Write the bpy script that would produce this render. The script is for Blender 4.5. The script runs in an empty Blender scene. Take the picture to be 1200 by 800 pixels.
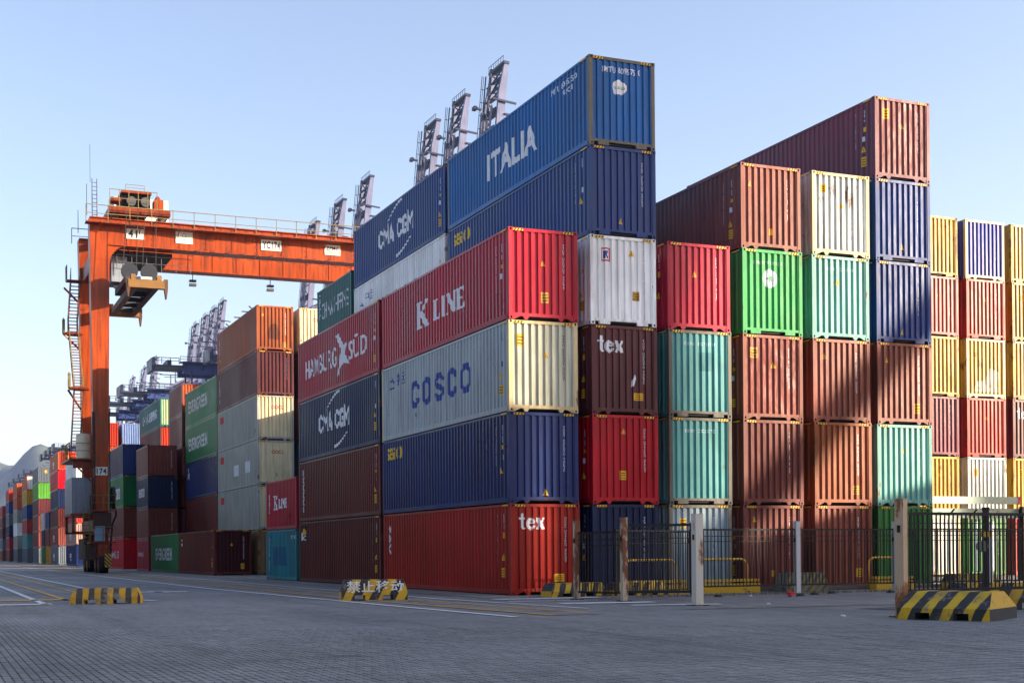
import bpy, bmesh, math, random
from mathutils import Vector, Matrix, noise

# ------------------------------------------------------------------ camera, sky, sun, exposure
scene = bpy.context.scene
COL = scene.collection
R = math.radians
random.seed(7)

T, PITCH, ROLL = 0.3671, 0.0021, 0.0081
FPX, CX, CY = 1528.0, 498.5, 643.0
CAM = Vector((-17.217, -37.299, 1.397))
fwd = Vector((math.sin(T) * math.cos(PITCH), math.cos(T) * math.cos(PITCH), math.sin(PITCH)))
rgt = Vector((math.cos(T), -math.sin(T), 0))
upv = rgt.cross(fwd)
rc = rgt * math.cos(ROLL) - upv * math.sin(ROLL)
uc = upv * math.cos(ROLL) + rgt * math.sin(ROLL)
cam_d = bpy.data.cameras.new('camera')
cam = bpy.data.objects.new('camera', cam_d)
COL.objects.link(cam)
m = Matrix.Identity(4)
for i in range(3):
    m[i][0], m[i][1], m[i][2], m[i][3] = rc[i], uc[i], -fwd[i], CAM[i]
cam.matrix_world = m
cam_d.sensor_width = 36.0
cam_d.lens = FPX / 1200 * 36.0
cam_d.shift_x = (600 - CX) / 1200
cam_d.shift_y = (CY - 400) / 1200
cam_d.clip_start = 0.1
cam_d.clip_end = 20000
scene.camera = cam

SUN_AZ = 58.0      # degrees from -y towards +x
SUN_EL = 13.0
sun_dir = Vector((math.sin(R(SUN_AZ)) * math.cos(R(SUN_EL)), -math.cos(R(SUN_AZ)) * math.cos(R(SUN_EL)), math.sin(R(SUN_EL))))
world = bpy.data.worlds.new('World')
scene.world = world
world.use_nodes = True
wn, wl = world.node_tree.nodes, world.node_tree.links
wn.clear()
sky = wn.new('ShaderNodeTexSky')
sky.sky_type = 'NISHITA'
sky.sun_disc = False
sky.sun_elevation = R(SUN_EL)
sky.sun_rotation = R(180 - SUN_AZ)
sky.altitude = 0
sky.air_density = 1.0
sky.dust_density = 1.6
sky.ozone_density = 1.2
bg = wn.new('ShaderNodeBackground')
bg.inputs['Strength'].default_value = 0.097
wo = wn.new('ShaderNodeOutputWorld')
tint = wn.new('ShaderNodeMix')
tint.data_type = 'RGBA'
tint.blend_type = 'MULTIPLY'
tint.inputs[0].default_value = 1.0
tint.inputs[7].default_value = (1.12, 1.0, 1.03, 1)
wl.new(sky.outputs[0], tint.inputs[6])
wl.new(tint.outputs[2], bg.inputs['Color'])
wl.new(bg.outputs[0], wo.inputs['Surface'])

sun_d = bpy.data.lights.new('sun', 'SUN')
sun_d.energy = 5.0
sun_d.angle = R(0.53)
sun_d.color = (1.0, 0.83, 0.62)
sun = bpy.data.objects.new('sun', sun_d)
COL.objects.link(sun)
sun.rotation_euler = (-sun_dir).to_track_quat('-Z', 'Y').to_euler()
sun.location = (60, -40, 80)

scene.view_settings.view_transform = 'Standard'
scene.view_settings.look = 'None'
scene.view_settings.exposure = 1.85
scene.view_settings.gamma = 1.0
scene.cycles.use_denoising = True
scene.cycles.max_bounces = 6
scene.cycles.volume_bounces = 0

# ------------------------------------------------------------------ helpers
def srgb(h):
    h = h.lstrip('#')
    out = []
    for i in (0, 2, 4):
        c = int(h[i:i + 2], 16) / 255
        out.append(c / 12.92 if c <= 0.04045 else ((c + 0.055) / 1.055) ** 2.4)
    return tuple(out)

class MB:
    """collects geometry for one mesh"""
    def __init__(self):
        self.v, self.f, self.mi = [], [], []
    def add(self, vs, fs, mi=0):
        b = len(self.v)
        self.v += [tuple(p) for p in vs]
        self.f += [tuple(i + b for i in f) for f in fs]
        self.mi += [mi] * len(fs)
        return self
    def box(self, x0, x1, y0, y1, z0, z1, mi=0):
        vs = [(x0, y0, z0), (x1, y0, z0), (x1, y1, z0), (x0, y1, z0), (x0, y0, z1), (x1, y0, z1), (x1, y1, z1), (x0, y1, z1)]
        return self.add(vs, [(3, 2, 1, 0), (4, 5, 6, 7), (0, 1, 5, 4), (1, 2, 6, 5), (2, 3, 7, 6), (3, 0, 4, 7)], mi)
    def cbox(self, c, s, mi=0):
        return self.box(c[0] - s[0] / 2, c[0] + s[0] / 2, c[1] - s[1] / 2, c[1] + s[1] / 2, c[2] - s[2] / 2, c[2] + s[2] / 2, mi)
    def bar(self, a, b, wx, wy=None, mi=0, up=(0, 0, 1)):
        a, b = Vector(a), Vector(b)
        wy = wx if wy is None else wy
        d = (b - a).normalized()
        u = Vector(up)
        if abs(d.dot(u)) > 0.98:
            u = Vector((0, 1, 0))
        x = d.cross(u).normalized()
        y = x.cross(d).normalized()
        vs = []
        for p in (a, b):
            for sx, sy in ((-1, -1), (1, -1), (1, 1), (-1, 1)):
                vs.append(p + x * sx * wx / 2 + y * sy * wy / 2)
        return self.add(vs, [(0, 1, 2, 3), (7, 6, 5, 4), (0, 4, 5, 1), (1, 5, 6, 2), (2, 6, 7, 3), (3, 7, 4, 0)], mi)
    def tube(self, pts, r, n=6, mi=0, cap=True):
        pts = [Vector(p) for p in pts]
        rings = []
        for i, p in enumerate(pts):
            if i == 0: d = pts[1] - p
            elif i == len(pts) - 1: d = p - pts[i - 1]
            else: d = (pts[i + 1] - p).normalized() + (p - pts[i - 1]).normalized()
            d.normalize()
            u = Vector((0, 0, 1)) if abs(d.z) < 0.95 else Vector((0, 1, 0))
            x = d.cross(u).normalized()
            y = x.cross(d)
            rr = r[i] if isinstance(r, (list, tuple)) else r
            rings.append([p + (x * math.cos(2 * math.pi * k / n) + y * math.sin(2 * math.pi * k / n)) * rr for k in range(n)])
        vs = [q for g in rings for q in g]
        fs = []
        for i in range(len(pts) - 1):
            for k in range(n):
                k2 = (k + 1) % n
                fs.append((i * n + k, i * n + k2, (i + 1) * n + k2, (i + 1) * n + k))
        if cap:
            fs.append(tuple(range(n - 1, -1, -1)))
            fs.append(tuple((len(pts) - 1) * n + k for k in range(n)))
        return self.add(vs, fs, mi)
    def prism(self, poly, axis, a, b, mi=0):
        """poly: 2D points; extruded along axis 0/1/2 from a to b"""
        n = len(poly)
        def P(p, t):
            return {0: (t, p[0], p[1]), 1: (p[0], t, p[1]), 2: (p[0], p[1], t)}[axis]
        vs = [P(p, a) for p in poly] + [P(p, b) for p in poly]
        fs = [tuple(range(n - 1, -1, -1)), tuple(range(n, 2 * n))] + [(i, (i + 1) % n, n + (i + 1) % n, n + i) for i in range(n)]
        return self.add(vs, fs, mi)
    def mesh(self, name, slots=1, fix=True):
        me = bpy.data.meshes.new(name)
        me.from_pydata(self.v, [], self.f)
        for _ in range(slots):
            me.materials.append(None)
        if slots > 1:
            me.polygons.foreach_set('material_index', self.mi)
        if fix:
            bm = bmesh.new(); bm.from_mesh(me)
            bmesh.ops.recalc_face_normals(bm, faces=bm.faces)
            bm.to_mesh(me); bm.free()
        me.update()
        return me
    def build(self, name, mat, parent=None, loc=(0, 0, 0), rotz=0.0, smooth=False):
        mats = mat if isinstance(mat, (list, tuple)) else [mat]
        me = self.mesh(name, len(mats))
        if smooth:
            me.polygons.foreach_set('use_smooth', [True] * len(me.polygons))
        return inst(name, me, mats, parent, loc, rotz)

def inst(name, me, mats, parent=None, loc=(0, 0, 0), rotz=0.0):
    o = bpy.data.objects.new(name, me)
    COL.objects.link(o)
    mats = mats if isinstance(mats, (list, tuple)) else [mats]
    for i, mt in enumerate(mats):
        o.material_slots[i].link = 'OBJECT'
        o.material_slots[i].material = mt
    o.parent = parent
    o.location = loc
    if rotz: o.rotation_euler = (0, 0, rotz)
    return o

def tag(o, label=None, cat=None, group=None, kind=None):
    if label: o['label'] = label
    if cat: o['category'] = cat
    if group: o['group'] = group
    if kind: o['kind'] = kind
    return o

def thing(name, label, cat, loc=(0, 0, 0), rotz=0.0, group=None):
    o = bpy.data.objects.new(name, None)
    o.empty_display_size = 0.3
    COL.objects.link(o)
    o.location = loc
    o.rotation_euler = (0, 0, rotz)
    return tag(o, label, cat, group)

KIDS = {}
def copy_tree(o, parent=None):
    c = o.copy()
    COL.objects.link(c)
    c.parent = parent
    for ch in list(o.children):
        copy_tree(ch, c)
    return c

# ------------------------------------------------------------------ materials
def newmat(name):
    mt = bpy.data.materials.new(name)
    mt.use_nodes = True
    nt = mt.node_tree
    b = nt.nodes['Principled BSDF']
    return mt, nt, b

def nd(nt, typ, **kw):
    n = nt.nodes.new(typ)
    for k, v in kw.items():
        setattr(n, k, v)
    return n

def mixrgb(nt, fac, a, b, blend='MIX'):
    n = nt.nodes.new('ShaderNodeMix')
    n.data_type = 'RGBA'
    n.blend_type = blend
    for sock, val in ((n.inputs[0], fac), (n.inputs[6], a), (n.inputs[7], b)):
        if hasattr(val, 'links'):
            nt.links.new(val, sock)
        elif isinstance(val, (int, float)):
            sock.default_value = val
        else:
            sock.default_value = (*val[:3], 1)
    return n.outputs[2]

def maprange(nt, v, a, b, c, d):
    n = nt.nodes.new('ShaderNodeMapRange')
    nt.links.new(v, n.inputs[0])
    for i, q in enumerate((a, b, c, d)):
        n.inputs[i + 1].default_value = q
    return n.outputs[0]

def noise_tex(nt, vec, scale, detail=4, rough=0.55):
    n = nt.nodes.new('ShaderNodeTexNoise')
    n.inputs['Scale'].default_value = scale
    n.inputs['Detail'].default_value = detail
    n.inputs['Roughness'].default_value = rough
    if vec is not None:
        nt.links.new(vec, n.inputs['Vector'])
    return n.outputs[0]

def scaled(nt, vec, s, off=(0, 0, 0)):
    n = nt.nodes.new('ShaderNodeMapping')
    n.inputs['Scale'].default_value = s
    n.inputs['Location'].default_value = off
    nt.links.new(vec, n.inputs[0])
    return n.outputs[0]

def math_n(nt, op, a, b=None):
    n = nt.nodes.new('ShaderNodeMath')
    n.operation = op
    for i, q in enumerate((a, b)):
        if q is None: continue
        if hasattr(q, 'links'): nt.links.new(q, n.inputs[i])
        else: n.inputs[i].default_value = q
    return n.outputs[0]

MATS = {}
def paint(col, rust=0.12, grime=0.35, rough=0.5, dents=0.38, fade=0.2):
    """weathered paint on steel; the wear follows world position so no two containers match"""
    key = ('paint', col, rust, grime, rough, dents, fade)
    if key in MATS: return MATS[key]
    mt, nt, b = newmat('paint_' + col.strip('#'))
    base = tuple(q * 0.85 for q in srgb(col))
    rough -= 0.13
    geo = nd(nt, 'ShaderNodeNewGeometry')
    pos = geo.outputs['Position']
    big = noise_tex(nt, pos, 0.28, 5)
    light = tuple(min(1, c * (1 + fade)) for c in base)
    dark = tuple(c * (1 - fade) for c in base)
    c1 = mixrgb(nt, maprange(nt, big, 0.36, 0.66, 0, 1), dark, light)
    info = nd(nt, 'ShaderNodeObjectInfo')
    hs = nd(nt, 'ShaderNodeHueSaturation')
    nt.links.new(c1, hs.inputs['Color'])
    nt.links.new(maprange(nt, info.outputs['Random'], 0, 1, 0.92, 1.07), hs.inputs['Value'])
    hs.inputs['Saturation'].default_value = 1.0
    streak = noise_tex(nt, scaled(nt, pos, (5.0, 5.0, 0.35)), 1.0, 4, 0.6)
    gr = maprange(nt, streak, 0.42, 0.70, 0, min(1.0, grime * 1.5))
    c2 = mixrgb(nt, gr, hs.outputs[0], tuple(c * 0.40 + 0.004 for c in base))
    fine = noise_tex(nt, scaled(nt, pos, (1.7, 1.7, 0.9)), 1.0, 9, 0.68)
    th = 0.71 - rust * 0.22
    rm = maprange(nt, fine, th, th + 0.035, 0, 0.9)
    sc = noise_tex(nt, scaled(nt, pos, (2.2, 2.2, 7.0), (3.1, 1.7, .4)), 1.0, 7, 0.7)
    pale = tuple(min(1, c * 0.7 + 0.10) for c in base)
    c2 = mixrgb(nt, maprange(nt, sc, 0.64, 0.70, 0, 0.32), c2, pale)
    rn = noise_tex(nt, pos, 14, 4)
    rustc = mixrgb(nt, rn, srgb('#3a2014'), srgb('#7a4522'))
    run = noise_tex(nt, scaled(nt, pos, (9.0, 9.0, 0.45), (.7, 5.1, 2.2)), 1.0, 5, 0.6)
    where = noise_tex(nt, scaled(nt, pos, (.8, .8, .8), (9.7, 2.2, 5.5)), 1.0, 3, 0.5)
    rs = math_n(nt, 'MULTIPLY', maprange(nt, run, 0.58, 0.72, 0, 1), maprange(nt, where, 0.50, 0.68, 0, min(0.75, 0.18 + rust * 0.9)))
    c2 = mixrgb(nt, rs, c2, rustc)
    c3 = mixrgb(nt, rm, c2, rustc)
    nt.links.new(c3, b.inputs['Base Color'])
    rr = maprange(nt, big, 0.3, 0.7, rough - 0.08, rough + 0.14)
    nt.links.new(rr, b.inputs['Roughness'])
    b.inputs['Specular IOR Level'].default_value = 0.22
    bp = nd(nt, 'ShaderNodeBump')
    bp.inputs['Strength'].default_value = dents
    bp.inputs['Distance'].default_value = 0.05
    dn = noise_tex(nt, scaled(nt, pos, (1.0, 1.0, 0.6)), 1.6, 3, 0.5)
    nt.links.new(dn, bp.inputs['Height'])
    nt.links.new(bp.outputs[0], b.inputs['Normal'])
    MATS[key] = mt
    PAINT_OF[mt.name] = (col, rust, grime, rough, dents, fade)
    return mt

PAINT_OF = {}
def rustier(mt):
    """the same paint, chipped and rusted as posts, sills and castings are"""
    q = PAINT_OF.get(mt.name)
    if not q: return mt
    return paint(q[0], min(1.0, q[1] + 0.42), min(0.9, q[2] + 0.2), 0.6, 0.3, q[5])

def plain(col, rough=0.6, metal=0.0, var=0.15, scale=2.0, spec=0.4):
    key = ('plain', col, rough, metal, var, scale)
    if key in MATS: return MATS[key]
    mt, nt, b = newmat('surface_' + col.strip('#'))
    base = srgb(col)
    geo = nd(nt, 'ShaderNodeNewGeometry')
    n = noise_tex(nt, geo.outputs['Position'], scale, 6, 0.6)
    c = mixrgb(nt, maprange(nt, n, 0.3, 0.7, 0, 1), tuple(q * (1 - var) for q in base), tuple(min(1, q * (1 + var)) for q in base))
    nt.links.new(c, b.inputs['Base Color'])
    b.inputs['Roughness'].default_value = rough
    b.inputs['Metallic'].default_value = metal
    b.inputs['Specular IOR Level'].default_value = spec
    MATS[key] = mt
    return mt

def worn(col, under, amount=0.3, rough=0.65, scale=3.0, zstretch=0.5):
    """paint worn through to another colour in patches"""
    key = ('worn', col, under, amount, scale)
    if key in MATS: return MATS[key]
    mt, nt, b = newmat('worn_' + col.strip('#'))
    geo = nd(nt, 'ShaderNodeNewGeometry')
    n = noise_tex(nt, scaled(nt, geo.outputs['Position'], (1, 1, zstretch)), scale, 9, 0.68)
    th = 0.68 - amount * 0.3
    n2 = noise_tex(nt, geo.outputs['Position'], scale * 6, 4)
    u = mixrgb(nt, n2, tuple(q * 0.6 for q in srgb(under)), srgb(under))
    c = mixrgb(nt, maprange(nt, n, th, th + 0.06, 0, 1), srgb(col), u)
    nt.links.new(c, b.inputs['Base Color'])
    b.inputs['Roughness'].default_value = rough
    MATS[key] = mt
    return mt

def striped(ca, cb, period, slope, worn_amt=0.25, axis=0, name='hazard_stripes', phase=0.0):
    """slanted painted stripes in object space, chipped"""
    mt, nt, b = newmat(name)
    tc = nd(nt, 'ShaderNodeTexCoord')
    sp = nd(nt, 'ShaderNodeSeparateXYZ')
    nt.links.new(tc.outputs['Object'], sp.inputs[0])
    geo = nd(nt, 'ShaderNodeNewGeometry')
    wob = noise_tex(nt, geo.outputs['Position'], 5.0, 5)
    a = math_n(nt, 'MULTIPLY', sp.outputs[2], slope)
    s = math_n(nt, 'ADD', sp.outputs[axis], a)
    s = math_n(nt, 'ADD', s, maprange(nt, wob, 0, 1, -0.03, 0.03))
    s = math_n(nt, 'ADD', s, 50.0 * period + phase)
    f = math_n(nt, 'FRACT', math_n(nt, 'DIVIDE', s, period))
    k = math_n(nt, 'GREATER_THAN', f, 0.5)
    n = noise_tex(nt, geo.outputs['Position'], 4.0, 9, 0.7)
    th = 0.66 - worn_amt * 0.3
    wear = maprange(nt, n, th, th + 0.05, 0, 0.85)
    c = mixrgb(nt, k, srgb(ca), srgb(cb))
    grime = noise_tex(nt, geo.outputs['Position'], 1.6, 5)
    c = mixrgb(nt, maprange(nt, grime, 0.4, 0.75, 0, 0.55), c, srgb('#3a352c'))
    c = mixrgb(nt, wear, c, srgb('#6d6a66'))
    nt.links.new(c, b.inputs['Base Color'])
    b.inputs['Roughness'].default_value = 0.75
    return mt

M_DARK = plain('#17171a', 0.7)
M_BLACK = plain('#0d0d0f', 0.8)
M_WHITE = plain('#d8dade', 0.6, var=0.1)

M_CODE = plain('#c9ccd2', 0.6, var=0.1)
M_YEL = plain('#d9a514', 0.6, var=0.12)
M_YEL2 = worn('#c79a2c', '#8a7038', .5, .65, 8, 1)
M_YELK = plain('#2b2312', 0.7)
M_INK = plain('#1d3a86', 0.55, var=0.15)
M_RED = plain('#b8202a', 0.55, var=0.1)
M_SEACO = plain('#d8b41c', 0.55, var=0.1)
M_GREENINK = plain('#2a8a58', 0.6)

# ------------------------------------------------------------------ lettering
GLYPHS = {}
def text_poly(s, embolden=0.0):
    """triangles of a word in unit space, bottom-left at 0,0; returns (verts2d, faces, w, h)"""
    key = (s, embolden)
    if key in GLYPHS: return GLYPHS[key]
    cu = bpy.data.curves.new('lettering', 'FONT')
    cu.body = s
    cu.offset = embolden
    cu.space_character = 1.0 + embolden * 3.5
    cu.resolution_u = 3
    ob = bpy.data.objects.new('lettering', cu)
    COL.objects.link(ob)
    me = bpy.data.meshes.new_from_object(ob)
    vs = [(v.co.x, v.co.y) for v in me.vertices]
    fs = [tuple(p.vertices) for p in me.polygons]
    bpy.data.objects.remove(ob)
    bpy.data.curves.remove(cu)
    bpy.data.meshes.remove(me)
    x0 = min(v[0] for v in vs); x1 = max(v[0] for v in vs)
    y0 = min(v[1] for v in vs); y1 = max(v[1] for v in vs)
    vs = [(v[0] - x0, v[1] - y0) for v in vs]
    GLYPHS[key] = (vs, fs, x1 - x0, y1 - y0)
    return GLYPHS[key]

def word(s, w, h, u=0.0, v=0.0, bold=0.02, shear=0.0, vert=False, mi=0):
    """word fitted into w x h at (u, v); vert: reading downwards"""
    vs, fs, tw, th = text_poly(s, bold)
    out = []
    for p in vs:
        a, b = p[0] / tw, p[1] / th
        if vert:
            out.append((u + b * w, v + (1 - a) * h))
        else:
            out.append((u + a * w + shear * b * h, v + b * h))
    if vert: fs = [tuple(f) for f in fs]
    return [(out, fs, mi)]

def rect(u, v, w, h, mi=0):
    return [([(u, v), (u + w, v), (u + w, v + h), (u, v + h)], [(0, 1, 2, 3)], mi)]

def poly(pts, mi=0):
    return [(list(pts), [tuple(range(len(pts)))], mi)]

def strokes(segs, t, u, v, w, h, mi=0):
    """segs in unit space -> thick strokes in metres"""
    out = []
    for (a, b) in segs:
        ax, ay, bx, by = u + a[0] * w, v + a[1] * h, u + b[0] * w, v + b[1] * h
        dx, dy = bx - ax, by - ay
        L = math.hypot(dx, dy) or 1
        px, py = -dy / L * t / 2, dx / L * t / 2
        out += poly([(ax - px, ay - py), (bx - px, by - py), (bx + px, by + py), (ax + px, ay + py)], mi)
    return out

def serif_word(u, v, h, letters, sx=1.0):
    """hand-drawn serif capitals and lower case"""
    out = []
    x = u
    for ch in letters:
        k = h
        th, tn, sf = 0.27 * k, 0.13 * k, 0.09 * k
        if ch == 'K':
            out += rect(x + 0.06 * k, v, th, k) + rect(x, v, th + .12 * k, sf) + rect(x, v + k - sf, th + .12 * k, sf)
            out += strokes([((.25, .42), (.78, .97))], tn, x, v, k, k) + rect(x + .64 * k, v + k - sf, .26 * k, sf)
            out += strokes([((.38, .55), (.78, .03))], th * .9, x, v, k, k) + rect(x + .58 * k, v, .36 * k, sf)
            x += 0.98 * k
        elif ch == 'L':
            out += rect(x + .06 * k, v, th, k) + rect(x, v + k - sf, th + .12 * k, sf) + rect(x, v, .62 * k, sf * 1.3) + poly([(x + .45 * k, v + sf), (x + .62 * k, v + sf), (x + .62 * k, v + .3 * k)])
            x += 0.72 * k
        elif ch == 'I':
            out += rect(x + .06 * k, v, th, k) + rect(x, v, th + .12 * k, sf) + rect(x, v + k - sf, th + .12 * k, sf)
            x += 0.46 * k
        elif ch == 'N':
            out += rect(x + .06 * k, v, tn, k) + rect(x + .66 * k, v, tn, k) + strokes([((.12, .95), (.70, .05))], th, x, v, k, k)
            out += rect(x, v, .22 * k, sf) + rect(x, v + k - sf, .2 * k, sf) + rect(x + .60 * k, v + k - sf, .22 * k, sf)
            x += 0.92 * k
        elif ch == 'E':
            out += rect(x + .06 * k, v, th, k) + rect(x, v, .66 * k, sf * 1.2) + rect(x, v + k - sf * 1.2, .64 * k, sf * 1.2) + rect(x + .1 * k, v + .46 * k, .36 * k, sf)
            out += poly([(x + .5 * k, v + sf), (x + .66 * k, v + sf), (x + .66 * k, v + .28 * k)]) + poly([(x + .5 * k, v + k - sf), (x + .64 * k, v + .74 * k), (x + .64 * k, v + k - sf)])
            x += 0.74 * k
        elif ch == 't':
            out += rect(x + .14 * k, v + .1 * k, th * .8, .9 * k) + rect(x, v + .62 * k, .46 * k, sf * 1.4) + poly([(x + .16 * k, v + .12 * k), (x + .24 * k, v), (x + .42 * k, v), (x + .5 * k, v + .1 * k), (x + .34 * k, v + .12 * k)])
            x += 0.56 * k
        elif ch == 'e':
            q = []
            for a in range(20, 341, 20):
                q.append((math.cos(R(a)), math.sin(R(a))))
            for i in range(len(q) - 1):
                tt = th * (0.95 if q[i][0] < 0 else 0.55)
                out += strokes([((.30 + .23 * q[i][0], .35 + .30 * q[i][1]), (.30 + .23 * q[i + 1][0], .35 + .30 * q[i + 1][1]))], tt, x, v, k, k)
            out += rect(x + .1 * k, v + .36 * k, .44 * k, sf)
            x += 0.66 * k
        elif ch == 'x':
            out += strokes([((.08, .67), (.50, .03))], th * .95, x, v, k, k) + strokes([((.50, .67), (.08, .03))], tn, x, v, k, k)
            out += rect(x, v, .22 * k, sf) + rect(x + .36 * k, v, .26 * k, sf) + rect(x - .02 * k, v + .65 * k, .28 * k, sf) + rect(x + .4 * k, v + .65 * k, .2 * k, sf)
            x += 0.66 * k
        elif ch == ' ':
            x += .2 * k
    return [([(u + (p[0] - u) * sx, p[1]) for p in vs], fs, mi) for (vs, fs, mi) in out]

def mitred(pts, t, closed=False):
    """a bent band of even thickness along a path"""
    n = len(pts)
    P_ = [Vector(p) for p in pts]
    L_, R_ = [], []
    for i in range(n):
        p0 = P_[i - 1] if (closed or i > 0) else None
        p1 = P_[(i + 1) % n] if (closed or i < n - 1) else None
        d0 = (P_[i] - p0).normalized() if p0 is not None else None
        d1 = (p1 - P_[i]).normalized() if p1 is not None else None
        if d0 is None: d0 = d1
        if d1 is None: d1 = d0
        n0, n1 = Vector((-d0.y, d0.x)), Vector((-d1.y, d1.x))
        mth = (n0 + n1).normalized()
        k = t / 2 / max(.45, mth.dot(n0))
        L_.append(P_[i] + mth * k); R_.append(P_[i] - mth * k)
    out = []
    for i in range(n if closed else n - 1):
        j = (i + 1) % n
        out += poly([tuple(R_[i]), tuple(R_[j]), tuple(L_[j]), tuple(L_[i])])
    return out

def cosco_word(u, v, w, h, t):
    """wide-set block capitals with chamfered corners"""
    out = []
    lw = w * 0.125
    C = [(1, .70), (1, .80), (.72, 1), (.28, 1), (0, .80), (0, .20), (.28, 0), (.72, 0), (1, .20), (1, .30)]
    O = [(1, .80), (.72, 1), (.28, 1), (0, .80), (0, .20), (.28, 0), (.72, 0), (1, .20)]
    S = [(1, .74), (1, .82), (.72, 1), (.28, 1), (0, .82), (0, .66), (.25, .55), (.75, .45), (1, .34), (1, .18), (.72, 0), (.28, 0), (0, .18), (0, .26)]
    for i, (sh, cl) in enumerate(((C, 0), (O, 1), (S, 0), (C, 0), (O, 1))):
        x0 = u + t / 2 + i * (w - lw) / 4
        out += mitred([(x0 + p[0] * (lw - t * .3), v + t / 2 + p[1] * (h - t)) for p in sh], t, cl)
    return out

def seaco_word(u, v, w, h, t):
    L_ = {'s': [(1, .8), (.75, 1), (.25, 1), (0, .8), (0, .65), (1, .38), (1, .2), (.75, 0), (.25, 0), (0, .2)],
          'e': [(0, .5), (1, .5), (1, .8), (.75, 1), (.25, 1), (0, .75), (0, .25), (.25, 0), (.95, 0)],
          'a': [(.1, 1), (.75, 1), (1, .8), (1, 0), (.25, 0), (0, .15), (0, .38), (.25, .52), (.98, .52)],
          'c': [(1, .8), (.75, 1), (.25, 1), (0, .75), (0, .25), (.25, 0), (.75, 0), (1, .2)]}
    out = []
    lw = (w - 4 * t * .75) / 5 - t
    for i, ch in enumerate('seaco'):
        pts = L_.get(ch) or [(1, .75), (.75, 1), (.25, 1), (0, .75), (0, .25), (.25, 0), (.75, 0), (1, .25)]
        x = u + t / 2 + i * (w - lw - t) / 4
        out += mitred([(x + p[0] * lw, v + t / 2 + p[1] * (h - t)) for p in pts], t, ch == 'o')
    return out

def code_marks(seed, n, size, vertical=True, u=0.0, v=0.0, gap=(4, 10), mi=0):
    """tiny registration marks: too small to read in the picture"""
    rnd = random.Random(seed)
    out = []
    p = 0.0
    for i in range(n):
        if i in gap:
            p += size * 0.9
        k = rnd.random()
        cells = [(0, 0, .25, 1), (.7, 0, .25, 1)] if k < .35 else [(0, 0, .25, 1), (.2, .8, .7, .2), (.2, 0, .7, .2)] if k < .7 else [(.35, 0, .3, 1), (0, .75, .95, .25)]
        for (a, b, c, d) in cells:
            if vertical:
                out += rect(u + a * size, v - p - (1 - b) * size * 1.15 + 0, c * size, d * size * 1.15, mi)
            else:
                out += rect(u + p + a * size * .75, v + b * size * 1.2, c * size * .75, d * size * 1.2, mi)
        p += size * 1.35
    return out

def sticker(u, v, w=0.24, h=0.36, ):
    out = rect(u, v, w, h, 0)
    for k in range(3):
        out += rect(u + .1 * w, v + h * (.18 + .26 * k), .8 * w, h * .08, 1)
    return out

def triangle_sign(u, v, s=0.2):
    return poly([(u, v), (u + s, v), (u + s / 2, v + s * 1.15)], 0) + poly([(u + s * .44, v + s * .2), (u + s * .56, v + s * .2), (u + s * .5, v + s * .75)], 1)

# ------------------------------------------------------------------ containers
CW = 2.438
CT = {'hc40': (12.192, 2.896), 'st40': (12.192, 2.591), 'st20': (6.058, 2.591)}
POST = 0.13

def corr_breaks(length, pitch, flats, depth):
    """breakpoints (pos, depth) of a trapezoid sheet centred on length"""
    n = int(round(length / pitch))
    p = length / n
    k = p / sum(flats)
    fo, s1, fi, s2 = [q * k for q in flats]
    out = [(-length / 2, 0.0)]
    x = -length / 2
    for i in range(n):
        out += [(x + fo / 2, 0.0), (x + fo / 2 + s1, depth), (x + fo / 2 + s1 + fi, depth), (x + fo / 2 + s1 + fi + s2, 0.0)]
        x += p
    out.append((length / 2, 0.0))
    return out

END_BR = corr_breaks(CW - 2 * POST + 0.02, 0.2442, (0.104, 0.022, 0.100, 0.022), 0.052)
SIDE_BR = {k: corr_breaks(CT[k][0] - 0.30, 0.278, (0.078, 0.055, 0.090, 0.055), 0.042) for k in CT}
END_OUT = 0.022      # proud face of the end wall sits this far behind the frame
SIDE_OUT = 0.006

def prof(br, x):
    for i in range(len(br) - 1):
        if x <= br[i + 1][0]:
            a, b = br[i], br[i + 1]
            t = (x - a[0]) / max(1e-6, b[0] - a[0])
            return a[1] + (b[1] - a[1]) * max(0, t)
    return 0.0

def casting_mesh():
    """corner casting with an oval hole in each upright face"""
    mb = MB()
    sx, sy, sz = 0.162, 0.178, 0.118
    mb.add([(-sx / 2, -sy / 2, 0), (sx / 2, -sy / 2, 0), (sx / 2, sy / 2, 0), (-sx / 2, sy / 2, 0)], [(3, 2, 1, 0)])
    mb.add([(-sx / 2, -sy / 2, sz), (sx / 2, -sy / 2, sz), (sx / 2, sy / 2, sz), (-sx / 2, sy / 2, sz)], [(0, 1, 2, 3)])
    for k in range(4):
        w = sx if k % 2 == 0 else sy
        d = sy if k % 2 == 0 else sx
        def P(a, b, c, k=k, d=d):
            x, y = a, -d / 2 + c
            for _ in range(k):
                x, y = -y, x
            return (x, y, b)
        sq = [(-w / 2, 0), (w / 2, 0), (w / 2, sz), (-w / 2, sz)]
        oc = [(0.036 * math.cos(R(225 + 45 * i)) , sz / 2 + 0.040 * math.sin(R(225 + 45 * i))) for i in range(8)]
        vs = [P(a, b, 0) for a, b in sq] + [P(a, b, 0) for a, b in oc] + [P(a, b, 0.03) for a, b in oc]
        fs = [(0, 1, 6, 5, 4), (1, 2, 8, 7, 6), (2, 3, 10, 9, 8), (3, 0, 4, 11, 10)]
        mb.add(vs, fs, 0)
        mb.add(vs, [(4 + i, 4 + (i + 1) % 8, 12 + (i + 1) % 8, 12 + i) for i in range(8)], 1)
        mb.add(vs, [tuple(12 + i for i in range(8))], 1)
    return mb.mesh('corner_casting', 2)

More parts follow.
